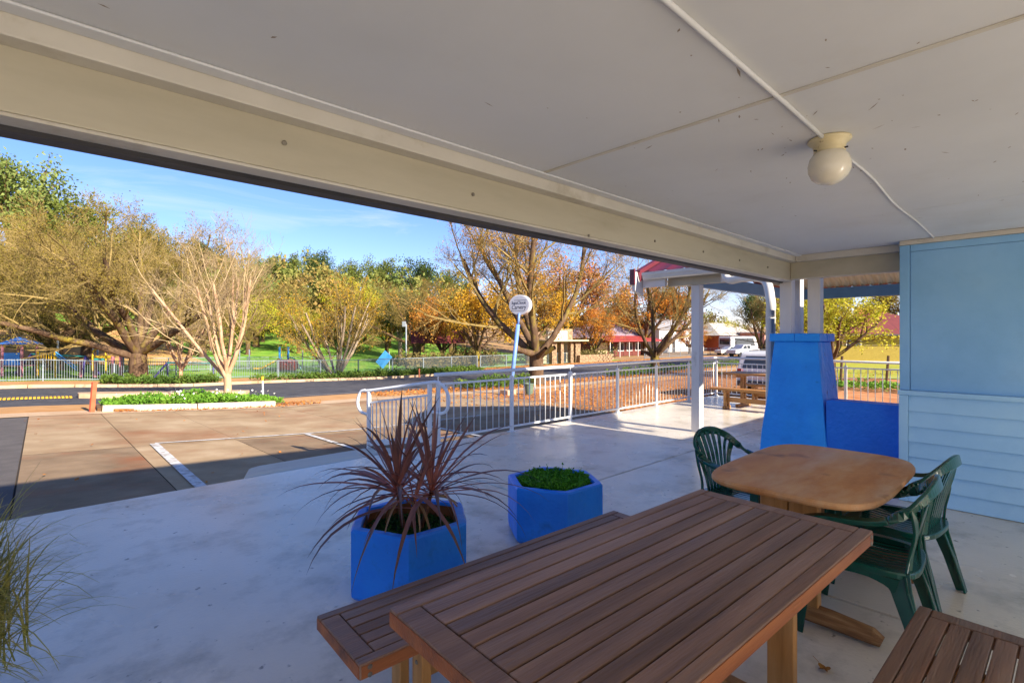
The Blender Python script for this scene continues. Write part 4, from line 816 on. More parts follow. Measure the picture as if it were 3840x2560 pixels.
# ------------------------------------------------------------------ trees
def gen_tree(seed, Ht, fork, r0, spread, nl, levels, kidsn, lenr, env, up=0.10, wig=0.12, droop=0.0, stems=None, lean=(0, 0), twig_r=0.008, limb_len=None, tl=1.0, zmin=0.0):
    """recursive branching inside an envelope; returns (thick wood, fine wood, tips). env: centre height, radius, half height"""
    rs = random.Random(seed); A, T = MB(), MB(); tips = []
    ch, er, eh = env
    def inside(p): return (p.x / er) ** 2 + (p.y / er) ** 2 + ((p.z - ch) / eh) ** 2 < 1.0
    def branch(p, d, l, r, lev):
        n = (6, 5, 4, 3, 2, 2)[min(lev, 5)]; pts = [p.copy()]; dirs = [d.copy()]; q = p.copy()
        for i in range(n):
            tt = (i + 1) / n
            d = (d + rv(rs) * wig * (1.0 if lev < 3 else 1.5) + Vector((0, 0, up * (1.2 if lev < 2 else 1) - droop * tt * (lev >= 2)))).normalized()
            q = q + d * (l / n); pts.append(q.copy()); dirs.append(d.copy())
            if lev >= 1 and not inside(q): break
            if lev >= 3 and q.z < zmin * .9: break
        m = len(pts); r1 = max(twig_r * .5, r * (0.55 if lev < levels else 0.4)); rr = [r + (r1 - r) * i / (m - 1) for i in range(m)]
        (A if lev <= 1 else T).tube(pts, rr, (8, 6, 4, 3, 3, 3)[min(lev, 5)], cap=False)
        if lev >= levels - 1: tips.append((pts[-1], dirs[-1]))
        if lev >= levels: return
        k = kidsn[min(lev, len(kidsn) - 1)]
        for j in range(k):
            t = 0.28 + 0.72 * (j + rs.random() * .8) / k; t = min(t, 1.0); f = t * (m - 1); i = min(int(f), m - 2); pp = pts[i].lerp(pts[i + 1], f - i); dd = dirs[i + 1]
            if pp.z < zmin: continue
            ax = dd.cross(rv(rs)).normalized(); an = R(rs.uniform(22, 58)) if t < .9 else R(rs.uniform(8, 30))
            nd = Quaternion(ax, an) @ dd
            branch(pp, nd, l * lenr * rs.uniform(.7, 1.25) * (1.15 - .45 * t), max(twig_r, (r + (r1 - r) * t) * rs.uniform(.34, .50)), lev + 1)
    st = stems or [(0, 0, 0)]
    if stems is None:
        n = 6; pts = [Vector((0, 0, -0.3))]; q = Vector((0, 0, 0)); ln = Vector((lean[0], lean[1], 1)).normalized()
        for i in range(n + 1):
            pts.append(q.copy()); q = q + (ln + rv(rs) * 0.05).normalized() * (fork / n)
        rr = [r0 * 1.45, r0 * 1.3] + [r0 * (1.05 - .15 * i / n) for i in range(n)]
        A.tube(pts, rr, 10, cap=False); base = pts[-1]
        L0 = limb_len or (Ht - fork) * .62
        for j in range(nl):
            az = 2 * math.pi * (j + rs.uniform(-.25, .25)) / nl; an = R(spread) * rs.uniform(.45, 1.1) if j else R(spread * .2)
            d = Vector((math.cos(az) * math.sin(an), math.sin(az) * math.sin(an), math.cos(an)))
            branch(base - Vector((0, 0, rs.uniform(0, fork * .25))), d, L0 * rs.uniform(.85, 1.15), r0 * rs.uniform(.45, .62), 1)
    else:
        for (az, an, l, r) in stems:
            d = Vector((math.cos(az) * math.sin(an), math.sin(az) * math.sin(an), math.cos(an)))
            branch(Vector((math.cos(az) * r0 * .8, math.sin(az) * r0 * .8, -.15)), d, l, r, 1)
    return A, T, tips
def leaves(tips, seed, per, size, spread, frac=1.0, hang=0.2):
    rs = random.Random(seed); m = MB()
    for p, d in tips:
        if rs.random() > frac: continue
        for i in range(per):
            c = p + rv(rs) * spread * rs.random() ** .5 + Vector((0, 0, -hang * rs.random()))
            leaf_quad(m, c, rv(rs), rv(rs), size * rs.uniform(.6, 1.4), size * rs.uniform(.5, .8))
    return m
def bark(name, cols, moss=None): return pm(name, cols, 5, 0.9, 0.9, 14, coords='obj', stretch=(1, 1, .35), detail=8, dirt=moss, dscale=1.6, dlo=.52, dhi=.68, spec=0.15)
M_bk_dark = bark('dark grey brown bark', ['#4a382a', '#5f4a38', '#75604a'], '#8a7a2c')
M_bk_tan = bark('tan smooth bark', ['#a88262', '#be9a78', '#ccae90'])
M_bk_gry = bark('pale grey bark', ['#85725c', '#9c8a72', '#b3a18a'])
M_tw_br = pm('brown twigs', ['#6a5a34', '#847144', '#998455'], 1.2, 0.9, coords='obj', spec=0.1)
M_tw_dk = pm('dark brown twigs', ['#4f3d2a', '#6a5238', '#7d6342'], 1.2, 0.9, coords='obj', spec=0.1)
M_tw_tan = pm('tan twigs', ['#8f7a58', '#a8916c', '#bda682'], 1.2, 0.9, coords='obj', spec=0.1)
def LM(name, cols, sc=0.8): return pm(name, cols, sc, 0.65, coords='obj', detail=9, lo=.32, hi=.68, trans=0.35, spec=0.2)
M_lf_brown = LM('rusty brown leaves', ['#7a6a2e', '#948034', '#6a6a30'])
M_lf_yel = LM('yellow autumn leaves', ['#c08a1c', '#d4a02a', '#a98a24', '#c9882a'])
M_lf_gold = LM('golden tan leaves', ['#b88a34', '#c89a44', '#b07a3a', '#c4803e'])
M_lf_or = LM('orange autumn leaves', ['#b8641f', '#c97a2a', '#c08a30', '#a8522a'])
M_lf_pink = LM('pinkish orange leaves', ['#b8683e', '#c27a4c', '#b08a4a', '#a85a40'])
M_lf_yg = LM('yellow green leaves', ['#8f9a22', '#b0b02c', '#c4b53a', '#76862a'])
M_lf_ol = LM('olive green leaves', ['#66742e', '#808a3c', '#505f28', '#94964a'])
M_lf_dk = LM('dark green leaves', ['#42562a', '#566a32', '#374a26', '#6a7a3c'])
M_lf_eu = LM('pale eucalypt leaves', ['#7c8a46', '#929e56', '#64743a', '#a2a660'])
def tree(name, label, pos, rz, parts, group=None, scale=1.0):
    t = thing(name, label, 'tree', tuple(pos), rz, group)
    for nm, mb, mt in parts:
        if mb.v: mb.build(nm, mt, t, smooth=(nm == 'trunk'), kind=None)
    if scale != 1.0: t.scale = (scale,) * 3
    return t
# big spreading brown trees across the road at the left
A, T, tp = gen_tree(11, 11.5, 1.7, 0.46, 66, 9, 5, (0, 8, 7, 6, 6), .56, (6.5, 8.0, 5.9), up=.06, wig=.19, droop=.04, limb_len=6.6, twig_r=.007, zmin=2.0)
lv_ = leaves(tp, 3, 4, .09, .28, .28)
pos = onT(520, 29.5)
tL = tree('bare_tree', 'large bare brown tree with dark forked trunk behind playground fence', pos, R(20), (('trunk', A, M_bk_dark), ('crown', T, M_tw_br), ('leaves', lv_, M_lf_brown)))
p2 = onT(205, 37); copy_thing(tL, (p2.x, p2.y, p2.z), R(150), 'bare brown tree at far left above playground tower', scale=1.06)
p2 = onT(-260, 31); copy_thing(tL, (p2.x, p2.y, p2.z), R(250), 'bare brown tree reaching in from the left edge', scale=1.0)
p2 = onT(330, 44); copy_thing(tL, (p2.x, p2.y, p2.z), R(80), 'bare brown tree behind the climbing frame posts', scale=1.12)
# crepe myrtle on the island
A, T, tp = gen_tree(5, 6.4, 0.95, 0.13, 46, 8, 5, (0, 6, 5, 4, 3), .60, (3.9, 2.9, 3.3), up=.15, wig=.12, limb_len=3.5, twig_r=.0035)
pos = G(855, 1497, -0.72); pos.z = terr(pos.x, pos.y) + .05
tC = tree('crepe_myrtle', 'slender bare pinkish tan tree on the planting island', pos, R(-15), (('trunk', A, M_bk_tan), ('crown', T, M_tw_tan)))
p2 = onT(678, 30.5); copy_thing(tC, (p2.x, p2.y, p2.z + .05), R(120), 'small bare tan tree on the far roadside verge', scale=.80)
# fan shaped tree with yellow leaves
rs = random.Random(77)
st = [(2 * math.pi * i / 12 + rs.uniform(-.2, .2), R(rs.uniform(22, 62)), rs.uniform(5.2, 6.8), rs.uniform(.09, .14)) for i in range(12)]
A, T, tp = gen_tree(31, 8, 0, 0.35, 50, 0, 5, (0, 6, 6, 4, 3), .50, (3.9, 8.4, 4.2), up=.10, wig=.10, droop=.02, stems=st, twig_r=.007)
lv_ = leaves(tp, 6, 2, .11, .4, .4)
pos = onT(1258, 41.5)
tF = tree('fan_shaped_tree', 'wide fan shaped many stemmed tree with sparse yellow leaves', pos, 0, (('trunk', A, M_bk_gry), ('crown', T, M_tw_br), ('leaves', lv_, M_lf_yel)))
# big autumn tree on near verge (right of centre)
A, T, tp = gen_tree(19, 11.0, 1.8, 0.40, 70, 9, 5, (0, 8, 7, 6, 6), .56, (7.2, 8.8, 5.2), up=.07, wig=.18, droop=.02, limb_len=7.4, twig_r=.007, zmin=2.7)
lv_ = leaves(tp, 9, 2, .09, .35, .55)
pos = onT(2012, 28)
tB = tree('autumn_tree', 'large dark trunked forked tree behind the round sign', pos, R(205), (('trunk', A, M_bk_dark), ('crown', T, M_tw_br), ('leaves', lv_, M_lf_gold)))
p2 = onT(2455, 36.5); copy_thing(tB, (p2.x, p2.y, p2.z), R(40), 'bare branching tree left of the white portico post', scale=.80, skip=('leaves',))
p2 = onT(2862, 47); copy_thing(tB, (p2.x, p2.y, p2.z), R(110), 'bare brown tree right of the white bus beside the downpipe', scale=.66, skip=('leaves',))
p2 = onT(2330, 96); copy_thing(tB, (p2.x, p2.y, p2.z), R(310), 'brown tree behind the red roofed shop', scale=.8)
# leafy autumn maples behind it
A, T, tp = gen_tree(23, 9, 1.8, 0.30, 55, 7, 4, (0, 6, 5, 4, 3), .55, (5.6, 5.8, 4.4), up=.08, wig=.14, limb_len=5.0, twig_r=.012)
lv_ = leaves(tp, 12, 9, .20, .55, .9)
pos = onT(1790, 50)
tM = tree('maple_tree', 'yellow leaved maple in the park left of the round sign', pos, 0, (('trunk', A, M_bk_dark), ('crown', T, M_tw_dk), ('leaves', lv_, M_lf_yel)))
def recolour(src, pos, rz, label, mat, scale, group=None):
    c = copy_thing(src, tuple(pos), rz, label, group, scale)
    for ch in c.children:
        if ch.name.startswith('leaves'):
            for q in ch.material_slots: q.link = 'OBJECT'
            ch.material_slots[0].material = mat
    return c
recolour(tM, onT(1980, 54), R(70), 'golden leaved maple directly behind the round sign tree', M_lf_yel, 1.05)
recolour(tM, onT(2232, 66), R(140), 'orange leaved maple above the low stone wall', M_lf_or, .82)
recolour(tM, onT(2120, 76), R(200), 'tall pinkish orange tree rising behind the stone shelter', M_lf_pink, 1.75)
recolour(tM, onT(1660, 56), R(290), 'orange brown maple beside the maroon picnic shelter', M_lf_or, .8)
recolour(tM, onT(2420, 84), R(20), 'tall rusty orange tree behind the red roofed shop', M_lf_or, 1.5)
recolour(tM, onT(2585, 92), R(33), 'small orange tree in front of the white building', M_lf_or, .62)
recolour(tM, onT(3118, 30), R(250), 'yellow green maple hanging in front of the yellow house', M_lf_yg, (.78, .78, .62))
recolour(tM, onT(3040, 46), R(100), 'yellow green tree seen between the white pillar posts', M_lf_yg, .95)
recolour(tM, onT(3420, 66), R(10), 'rusty brown tree behind the yellow house roof', M_lf_brown, 1.2)
recolour(tM, onT(60, 48), R(60), 'bright yellow green tree at the left edge', M_lf_yg, 1.1)
recolour(tM, onT(930, 62), R(310), 'yellow green tree in the park behind crepe myrtle', M_lf_yg, .9)
recolour(tM, onT(1330, 75), R(210), 'pale yellow tree behind the fan shaped tree', M_lf_yg, 1.15)
recolour(tM, onT(2700, 112), R(90), 'yellow tree behind the pale house roof', M_lf_yg, .8)
for px, d_, mt, sc_, lb in ((1120, 66, M_lf_yg, .75, 'olive yellow tree left of the fan shaped tree in the park'), (1450, 70, M_lf_yel, .9, 'golden tree behind the park lamp post'), (1580, 78, M_lf_or, 1.0, 'rusty tree between park lamp and maroon shelter'),
        (820, 80, M_lf_brown, 1.1, 'brown olive tree on the rise behind crepe myrtle'), (640, 84, M_lf_yg, 1.0, 'yellowish tree on the bank behind the red picnic shelter'), (420, 70, M_lf_brown, 1.1, 'brown tree on the dry bank behind the climbing hoop'), (1230, 92, M_lf_yg, 1.1, 'pale green tree halfway up the hill above fan shaped tree')):
    recolour(tM, onT(px, d_), px * .37, lb, mt, sc_)
for px, d_, sc_, rz_, lb in ((760, 56, .8, 1.0, 'bare twiggy tree in the park behind the crepe myrtle'), (960, 70, .95, 2.2, 'bare twiggy tree on the lawn right of the crepe myrtle'), (1560, 62, .95, 3.9, 'bare grey brown tree behind the maroon shelter')):
    p2 = onT(px, d_); copy_thing(tL, (p2.x, p2.y, p2.z), rz_, lb, scale=sc_)
# evergreens on the hill: a few that stand out, the rest is one wood
A, T, tp = gen_tree(41, 14, 4.0, 0.42, 42, 8, 3, (0, 6, 5, 4), .50, (9.2, 5.0, 5.6), up=.12, wig=.16, limb_len=6.6, twig_r=.03)
lv_ = leaves(tp, 15, 34, .34, 1.15, .85)
tE = tree('eucalypt', 'dark green eucalypt standing highest on the hill skyline', onT(1190, 128), 0, (('trunk', A, M_bk_gry), ('crown', T, M_tw_dk), ('leaves', lv_, M_lf_dk)))
tE.scale = (.92, .92, 1.12)
for px, d_, sc_, mt, lb in ((1075, 118, .95, M_lf_ol, 'olive eucalypt on the hill left of the tallest one'), (1000, 122, .85, M_lf_ol, 'olive eucalypt on the hill behind the crepe myrtle'),
        (1300, 135, 1.0, M_lf_ol, 'flat topped eucalypt on skyline right of the tallest one'), (1430, 120, 1.15, M_lf_ol, 'broad olive eucalypt on the hill above the fan shaped tree'),
        (1560, 118, 1.2, M_lf_dk, 'dark eucalypt behind bare branches of the sign tree'), (1700, 125, 1.15, M_lf_ol, 'olive eucalypt on the hill left of the orange crowns'),
        (60, 78, 1.6, M_lf_eu, 'pale green eucalypt rising highest at the left edge'), (255, 84, 1.3, M_lf_ol, 'rusty olive eucalypt behind the left bare trees'),
        (500, 96, 1.15, M_lf_ol, 'olive eucalypt behind the large forked bare tree'), (780, 110, 1.0, M_lf_dk, 'dark eucalypt left of the crepe myrtle on the hill'),
        (2850, 128, 1.1, M_lf_dk, 'dark evergreen behind the downpipe'), (2520, 130, 1.15, M_lf_ol, 'olive tree behind the white building'), (1500, 66, .62, M_lf_dk, 'dark green conifer like tree beside the park lamp')):
    recolour(tE, onT(px, d_), rs.uniform(0, 6.3), lb, mt, sc_)
# wood on the hillside
rs = random.Random(51); wd_ = MB(); wt = MB()
for i in range(215):
    px = rs.uniform(-500, 3600); d_ = rs.uniform(88, 170); p = onT(px, d_)
    if i > 150: px = rs.uniform(620, 1750); d_ = rs.uniform(74, 100); p = onT(px, d_)
    if p.y < 60: continue
    hh = rs.uniform(7, 12); wt.tube([(p.x, p.y, p.z - .5), (p.x + rs.uniform(-.5, .5), p.y, p.z + hh * .7)], [.3, .12], 5, cap=False)
    for k in range(14):
        c = Vector((p.x, p.y, p.z + hh * .62)) + Vector((rs.gauss(0, 1.7), rs.gauss(0, 1.7), rs.gauss(0, hh * .17)))
        for q in range(34): leaf_quad(wd_, c + rv(rs) * 1.25 * rs.random() ** .4, rv(rs), rv(rs), rs.uniform(.35, .8), rs.uniform(.3, .5))
o = wd_.build('hillside_wood', pm('mixed wood foliage', ['#5a6c34', '#748240', '#90904a', '#a08248', '#4a5c2a'], .07, .7, coords='pos', trans=.3, spec=.15, detail=4)); o['kind'] = 'stuff'; tag(o, 'mixed olive woodland covering the hill behind the park', 'woodland')
o = wt.build('hillside_wood_trunks', M_bk_dark); o['kind'] = 'stuff'; tag(o, 'thin trunks of the woodland on the hill', 'woodland')
# low ground cover: island bed, verge strips, leaf litter
def cover(name, label, cat, fn, num, mat, size, hmax, seed):
    rs = random.Random(seed); m = MB()
    for i in range(num):
        x, y, k = fn(rs); z = terr(x, y) + hmax * k * rs.random() ** .6 * (0.5 + .7 * abs(mnoise.noise(Vector((x * 1.3, y * 1.3, seed)))) * 1.6)
        d_ = rv(rs); d_.z = abs(d_.z); leaf_quad(m, Vector((x, y, z + .03)), d_, rv(rs), size * rs.uniform(.6, 1.4), size * rs.uniform(.4, .7))
    o = m.build(name, mat); o['kind'] = 'stuff'; tag(o, label, cat); return o
def isl_fn(rs):
    x, y = rs.uniform(1.35, 6.1), rs.uniform(18.0, 20.0); return x, y, 0.45 + .55 * math.sin(max(0, min(1, (x - 1.3) / 4.8)) * 3.14)
M_cov = pm('daisy leaves', ['#4f7a24', '#6a962e', '#86a83c'], 2, .7, coords='pos', trans=.25, spec=.2)
M_cov2 = pm('verge leaves', ['#3f5a22', '#56702a', '#6f7f34'], 1, .7, coords='pos', trans=.25, spec=.2)
M_cov3 = pm('shrub leaves', ['#5a5232', '#6f6238', '#80703f', '#5f6a35'], 1, .7, coords='pos', trans=.2, spec=.2)
cover('island_ground_cover', 'green daisy ground cover filling the planting island', 'plants', isl_fn, 9000, M_cov, .09, .42, 1)
m = MB(); rs = random.Random(6)
for i in range(46):
    x, y, k = isl_fn(rs); x = max(3.2, x) if rs.random() < .6 else x; leaf_quad(m, Vector((x, y, terr(x, y) + .34 + .14 * rs.random())), rv(rs), rv(rs), .07, .07)
o = m.build('daisies', pm('white petals', ['#dad8d2', '#e6e4de'], 5, .6)); o['kind'] = 'stuff'; tag(o, 'white daisies dotted over the planting island', 'flowers')
cover('verge_ground_cover', 'low green strip of plants along the far roadside', 'plants', lambda rs: ((lambda x: (x, rs.uniform(32.3, 34.2), 1.0))(rs.choice([rs.uniform(-9, -3), rs.uniform(2.3, 7.5), rs.uniform(9.5, 27), rs.uniform(12, 27), rs.uniform(18, 27)]))), 15000, M_cov2, .17, .42, 2)
cover('verge_ground_cover', 'low olive plants around the roadside trees at right', 'plants', lambda rs: (rs.choice([rs.uniform(15, 19), rs.uniform(27, 34), rs.uniform(34, 48)]), rs.uniform(18.6, 20.3), 1.0), 7000, M_cov2, .13, .55, 3)
cover('park_shrubs', 'brown green shrubs along the inside of the park fence', 'plants', lambda rs: (rs.choice([rs.uniform(24, 34), rs.uniform(30, 36), rs.uniform(40, 56)]), rs.uniform(39.2, 42.5), 1.0), 9000, M_cov3, .25, 1.6, 4)
cover('weeds_by_fence', 'green weeds below the old fence posts at right', 'plants', lambda rs: (rs.uniform(25.5, 27.5), rs.uniform(-1, 9), 1.0), 3500, M_cov, .13, .35, 5)
def litter(name, label, fn, num, seed, mat, size=.09):
    rs = random.Random(seed); m = MB()
    for i in range(num):
        x, y, off = fn(rs); d_ = rv(rs); d_.z *= .25; n = Vector((rs.gauss(0, .3), rs.gauss(0, .3), 1)).normalized()
        leaf_quad(m, Vector((x, y, terr(x, y) + off + .012 + .02 * rs.random())), d_, n, size * rs.uniform(.6, 1.3), size * rs.uniform(.5, .9))
    o = m.build(name, mat); o['kind'] = 'stuff'; tag(o, label, 'leaves'); return o
M_lit = pm('dry fallen leaves', ['#8f4d22', '#b06a2e', '#c58540', '#7a3f20'], 3, .8, coords='pos', spec=.1)
litter('leaf_litter', 'orange fallen leaves on the ground beyond the balustrade', lambda rs: (rs.uniform(10, 45) if rs.random() < .6 else rs.uniform(12, 24), rs.uniform(6.6, 16.6), 0), 9000, 1, M_lit)
litter('leaf_litter', 'orange fallen leaves along the verges under the trees', lambda rs: (rs.uniform(10, 40), rs.uniform(18.2, 20.6), 0) if rs.random() < .5 else (rs.uniform(24, 60), rs.uniform(31.8, 37), .06), 8000, 2, M_lit, .12)
litter('leaf_litter', 'dry leaves gathered against the island kerb', lambda rs: (rs.uniform(1.5, 7.2), 17.6 - abs(rs.gauss(0, .09)), 0) if rs.random() < .6 else (rs.gauss(6.4, .4), rs.gauss(18.2, .35), 0), 900, 3, M_lit, .07)
litter('leaf_litter', 'a few dry leaves scattered over the car park', lambda rs: (rs.uniform(-4, 9), rs.uniform(6.2, 17.2), 0), 90, 4, M_lit, .06)
# ------------------------------------------------------------------ park fence
M_fence = pm('grey fence steel', ['#6f7a80', '#86929a'], 4, .5, coords='obj', spec=.3)
M_galv = pm('galvanised pole', ['#7a8288', '#949ca2'], 4, .5, coords='obj')
fp = MB().box((0, 0, .6), (.07, .07, 1.24)).mesh('post', M_fence)
def fence(name, label, p0, p1, off, step=2.9, ht=1.15, gap=.105, mat=M_fence, mesh_fill=False):
    a, b = Vector((p0[0], p0[1], 0)), Vector((p1[0], p1[1], 0)); L = (b - a).length; n = max(1, int(L / step)); u = (b - a) / L
    za = terr(a.x, a.y) + off; t = thing(name, label, 'fence', (a.x, a.y, za), math.atan2(u.y, u.x)); pk = MB()
    hz = lambda s: terr(*(a + u * s).xy) + off - za
    for i in range(n + 1):
        s = L * i / n; piece('post', fp, t, (s, 0, hz(s)), scale=(1, 1, ht / 1.2))
        if i == n: break
        s1 = L * (i + 1) / n; z0, z1 = hz(s), hz(s1); m = MB()
        for zz in (.12, ht - .03): m.bar((s + .035, 0, z0 + zz), (s1 - .035, 0, z1 + zz), .035, .04)
        m.build('rail', mat, t); k = int((s1 - s) / gap)
        for j in range(1, k):
            x = s + (s1 - s) * j / k; z = z0 + (z1 - z0) * j / k; pk.bar((x, 0, z + .06), (x, 0, z + ht + .02), .016, .016)
    pk.build('pickets', mat, t, kind='stuff'); return t
fence('park_fence', 'grey steel picket fence along the playground side of the road', (-9, 37.1), (30.5, 37.6), 0.03, ht=1.2)
fence('park_fence', 'grey steel picket fence continuing right towards the stone shelter', (30.9, 37.6), (44.5, 37.8), 0.03, ht=1.2)
fence('playground_fence', 'low pale fence at the back of the playground', (4.5, 47.5), (22, 48.5), 0.0, ht=1.1)
fence('shop_fence', 'grey wire fence with shrubs in front of red roofed shop', (60, 38), (74, 38.6), 0.05, ht=1.3)
fence('house_fence', 'low white fence in front of the white building', (76, 39), (112, 41), 0.05, ht=1.1, gap=.3)

# ------------------------------------------------------------------ playground
def col(n, a, b): return pm(n, [a, b], 4, .45, coords='obj')
K = dict(yel=col('yellow plastic', '#d9a818', '#e6b82a'), blu=col('blue plastic', '#2f6fc4', '#3d7fd2'), pnk=col('faded pink plastic', '#b06a76', '#c27d86'), pur=col('purple paint', '#3c3274', '#4a3f88'),
         teal=col('teal paint', '#2f8a8a', '#3f9c98'), red=col('red plastic', '#b8231f', '#c7342c'), lbl=col('light blue plastic', '#3f96dc', '#55a6e6'), grn=col('green paint', '#2f7a4c', '#3d8a58'))
def pt(px, d, dz=0.0):
    p = onT(px, d); return Vector((p.x, p.y, p.z + dz))
d0 = 31.5; o0 = pt(75, d0)
tw = thing('play_tower', 'colourful play tower with blue roof and yellow slide', 'playground', tuple(o0), -YAW + R(90) - R(90))
rx, ry = RT, FW
def lp_(r_, f_, z): return o0 + RT * r_ + FW * f_ + Vector((0, 0, z))
for r_ in (-.6, .6):
    for f_ in (-.5, .5): MB().tube([lp_(r_, f_, -.1), lp_(r_, f_, 1.95)], .075, 8).build('post', K['pnk'], tw, world=True)
m = MB(); m.add([tuple(lp_(a, b, 1.95)) for a, b in ((-.85, -.7), (.85, -.7), (.85, .7), (-.85, .7))] + [tuple(lp_(0, 0, 2.42))], [(0, 1, 4), (1, 2, 4), (2, 3, 4), (3, 0, 4), (3, 2, 1, 0)]); m.build('roof', K['blu'], tw, world=True)
Mr = Matrix(((RT.x, FW.x, 0, 0), (RT.y, FW.y, 0, 0), (0, 0, 1, 0), (0, 0, 0, 1)))
def fbox(c, s, mat, nm, root): MB().box((0, 0, 0), s, M=Matrix.Translation(c) @ Mr).build(nm, mat, root, world=True, bevel=.01)
fbox(lp_(0, 0, .62), (1.3, 1.1, .06), K['pnk'], 'platform', tw); fbox(lp_(0, -.52, 1.05), (.95, .05, .75), K['blu'], 'panel', tw)
MB().bar(lp_(-.7, -.3, .95), lp_(-1.9, -.5, .1), .55, .08).build('slide', K['yel'], tw, world=True)
for s in (-.28, .28): MB().bar(lp_(-.7, -.3 + s, 1.1), lp_(-1.9, -.5 + s, .25), .05, .25).build('slide_side', K['yel'], tw, world=True)
for r_ in (1.1, 2.2): MB().tube([lp_(r_, 0, -.1), lp_(r_, 0, 1.5)], .06, 8).build('post', K['yel'], tw, world=True)
for i in range(7): MB().tube([lp_(1.15 + i * .16, 0, .75), lp_(1.15 + i * .16, 0, 1.4)], .025, 6).build('bar', K['yel'], tw, world=True)
for dz in (0, .28):
    MB().tube([lp_(2.3, -.1, 1.3 + dz * .6), lp_(3.7, -.2, .35 + dz * .6)], .035, 6).build('stair_rail', K['lbl'], tw, world=True)
for r_ in (3.7, 4.6, 5.7, 6.2): MB().tube([lp_(r_, .1, -.1), lp_(r_, .1, .95 + .25 * (r_ > 5))], .10, 8).build('post', K['pnk'], tw, world=True)
MB().bar(lp_(4.5, .1, 1.15), lp_(5.7, .1, 1.15), .08, .16).build('arch_bar', K['yel'], tw, world=True)
hp = thing('climbing_hoop', 'yellow climbing hoop between the grey park poles', 'playground', tuple(pt(372, 33)))
q = pt(372, 33); MB().tube(cr_spline([q - RT * .42, q - RT * .42 + Vector((0, 0, 1.5)), q - RT * .25 + Vector((0, 0, 1.78)), q + RT * .25 + Vector((0, 0, 1.78)), q + RT * .42 + Vector((0, 0, 1.5)), q + RT * .42], 5), .045, 8).build('hoop', K['yel'], hp, world=True, smooth=True)
MB().bar(q - RT * .3 + Vector((0, 0, 1.15)), q + RT * .3 + Vector((0, 0, 1.15)), .1, .12).build('seat_panel', K['teal'], hp, world=True)
def swing(label, px0, px1, d, z, both):
    a, b = pt(px0, d), pt(px1, d); t = thing('swing_frame', label, 'playground', tuple(a)); h = Vector((0, 0, z))
    MB().tube([a + h, b + h], .05, 8).build('top_beam', K['teal'], t, world=True)
    for e, s in ((a, -1), (b, 1)):
        for f_ in (-1, 1): MB().tube([e + h, e + RT * .42 * s + FW * .7 * f_], .06, 8).build('leg', K['pur'], t, world=True)
    for k in (.3, .62):
        c = a.lerp(b, k)
        for e in (-.2, .2): MB().tube([c + RT * e + h, c + RT * e + Vector((0, 0, .5))], .012, 4).build('chain', M_galv, t, world=True)
        MB().box((0, 0, 0), (.46, .18, .04), M=Matrix.Translation(c + Vector((0, 0, .48))) @ Mr).build('seat', M_gut, t, world=True)
swing('purple legged swing frame in front of the large bare tree', 118, 320, 33.5, 1.28, True)
swing('purple legged swing frame behind the small tan tree', 626, 800, 34.5, 1.0, True)
sl = thing('small_slide', 'small yellow slide with red tunnel and blue ladder', 'playground', tuple(pt(1060, 44)))
q = pt(1060, 44); ms = lambda r_, f_, z: q + RT * r_ + FW * f_ + Vector((0, 0, z))
MB().bar(ms(-.3, 0, 1.05), ms(-1.7, -.2, .25), .5, .10).build('slide', K['yel'], sl, world=True); MB().bar(ms(-1.7, -.2, .25), ms(-2.3, -.25, .25), .5, .10).build('slide_end', K['yel'], sl, world=True)
MB().tube([ms(-.15, -.2, .55), ms(1.25, -.3, .55)], .48, 14).build('tunnel', K['red'], sl, world=True, smooth=True)
for r_ in (-.4, .35): MB().tube([ms(r_, .3, -.1), ms(r_, .3, 2.1)], .09, 8).build('post', K['lbl'], sl, world=True)
for i in range(4): MB().tube([ms(-.25 + i * .16, .3, 1.2), ms(-.25 + i * .16, .3, 2.0)], .03, 6).build('bar', K['yel'], sl, world=True)
MB().tube(cr_spline([ms(.5, .2, 1.2), ms(1.1, .1, .95), ms(1.6, .1, .1)], 5), .05, 6).build('climber', K['teal'], sl, world=True)
sh = thing('blue_shelter', 'tilted bright blue play panel behind the park fence', 'playground', tuple(pt(1440, 46)))
q = pt(1440, 46); MB().bar(q - RT * .42 + Vector((0, 0, .45)), q + RT * .42 + Vector((0, 0, 1.5)), 1.0, .07, up=tuple(-FW + Vector((0, 0, .6)))).build('panel', K['lbl'], sh, world=True)
for r_ in (-.4, .4): MB().tube([q + RT * r_ + FW * .3, q + RT * r_ + FW * .3 + Vector((0, 0, 1.3 + r_))], .05, 6).build('leg', M_galv, sh, world=True)
# park poles
def pole(label, px, d, ytop, r_=.06, head=False):
    q = pt(px, d); t = thing('park_pole', label, 'pole', tuple(q)); zt = zpx(ytop, d) - q.z
    MB().tube([(0, 0, -.2), (0, 0, zt)], r_, 8).build('shaft', M_galv, t, smooth=True)
    if head:
        MB().bar((0, 0, zt), tuple(Vector((0, 0, zt)) - RT * .25), .06, .06).build('arm', M_galv, t); MB().box((0, 0, 0), (.34, .2, .5), M=Matrix.Translation(Vector((0, 0, zt)) - RT * .2) @ Mr).build('lamp_head', M_galv, t, bevel=.03)
for i, (px, d, yt, lb) in enumerate(((217, 35, 1275, 'grey park pole left of the yellow climbing hoop'), (350, 36, 1290, 'thinner grey pole beside the yellow hoop'), (366, 35, 1282, 'stout grey pole in front of the yellow hoop'), (463, 38, 1300, 'grey pole just left of the large bare trunk'),
        (898, 46, 1255, 'grey pole right of the crepe myrtle trunk'), (935, 46, 1310, 'shorter grey pole right of the crepe myrtle'), (1135, 50, 1310, 'grey pole right of the red tunnel'), (1195, 50, 1315, 'grey pole left of the fan shaped tree'))): pole(lb, px, d, yt)
pole('tall park lamp post with square head beside fan shaped tree', 1523, 48, 1215, .07, True)
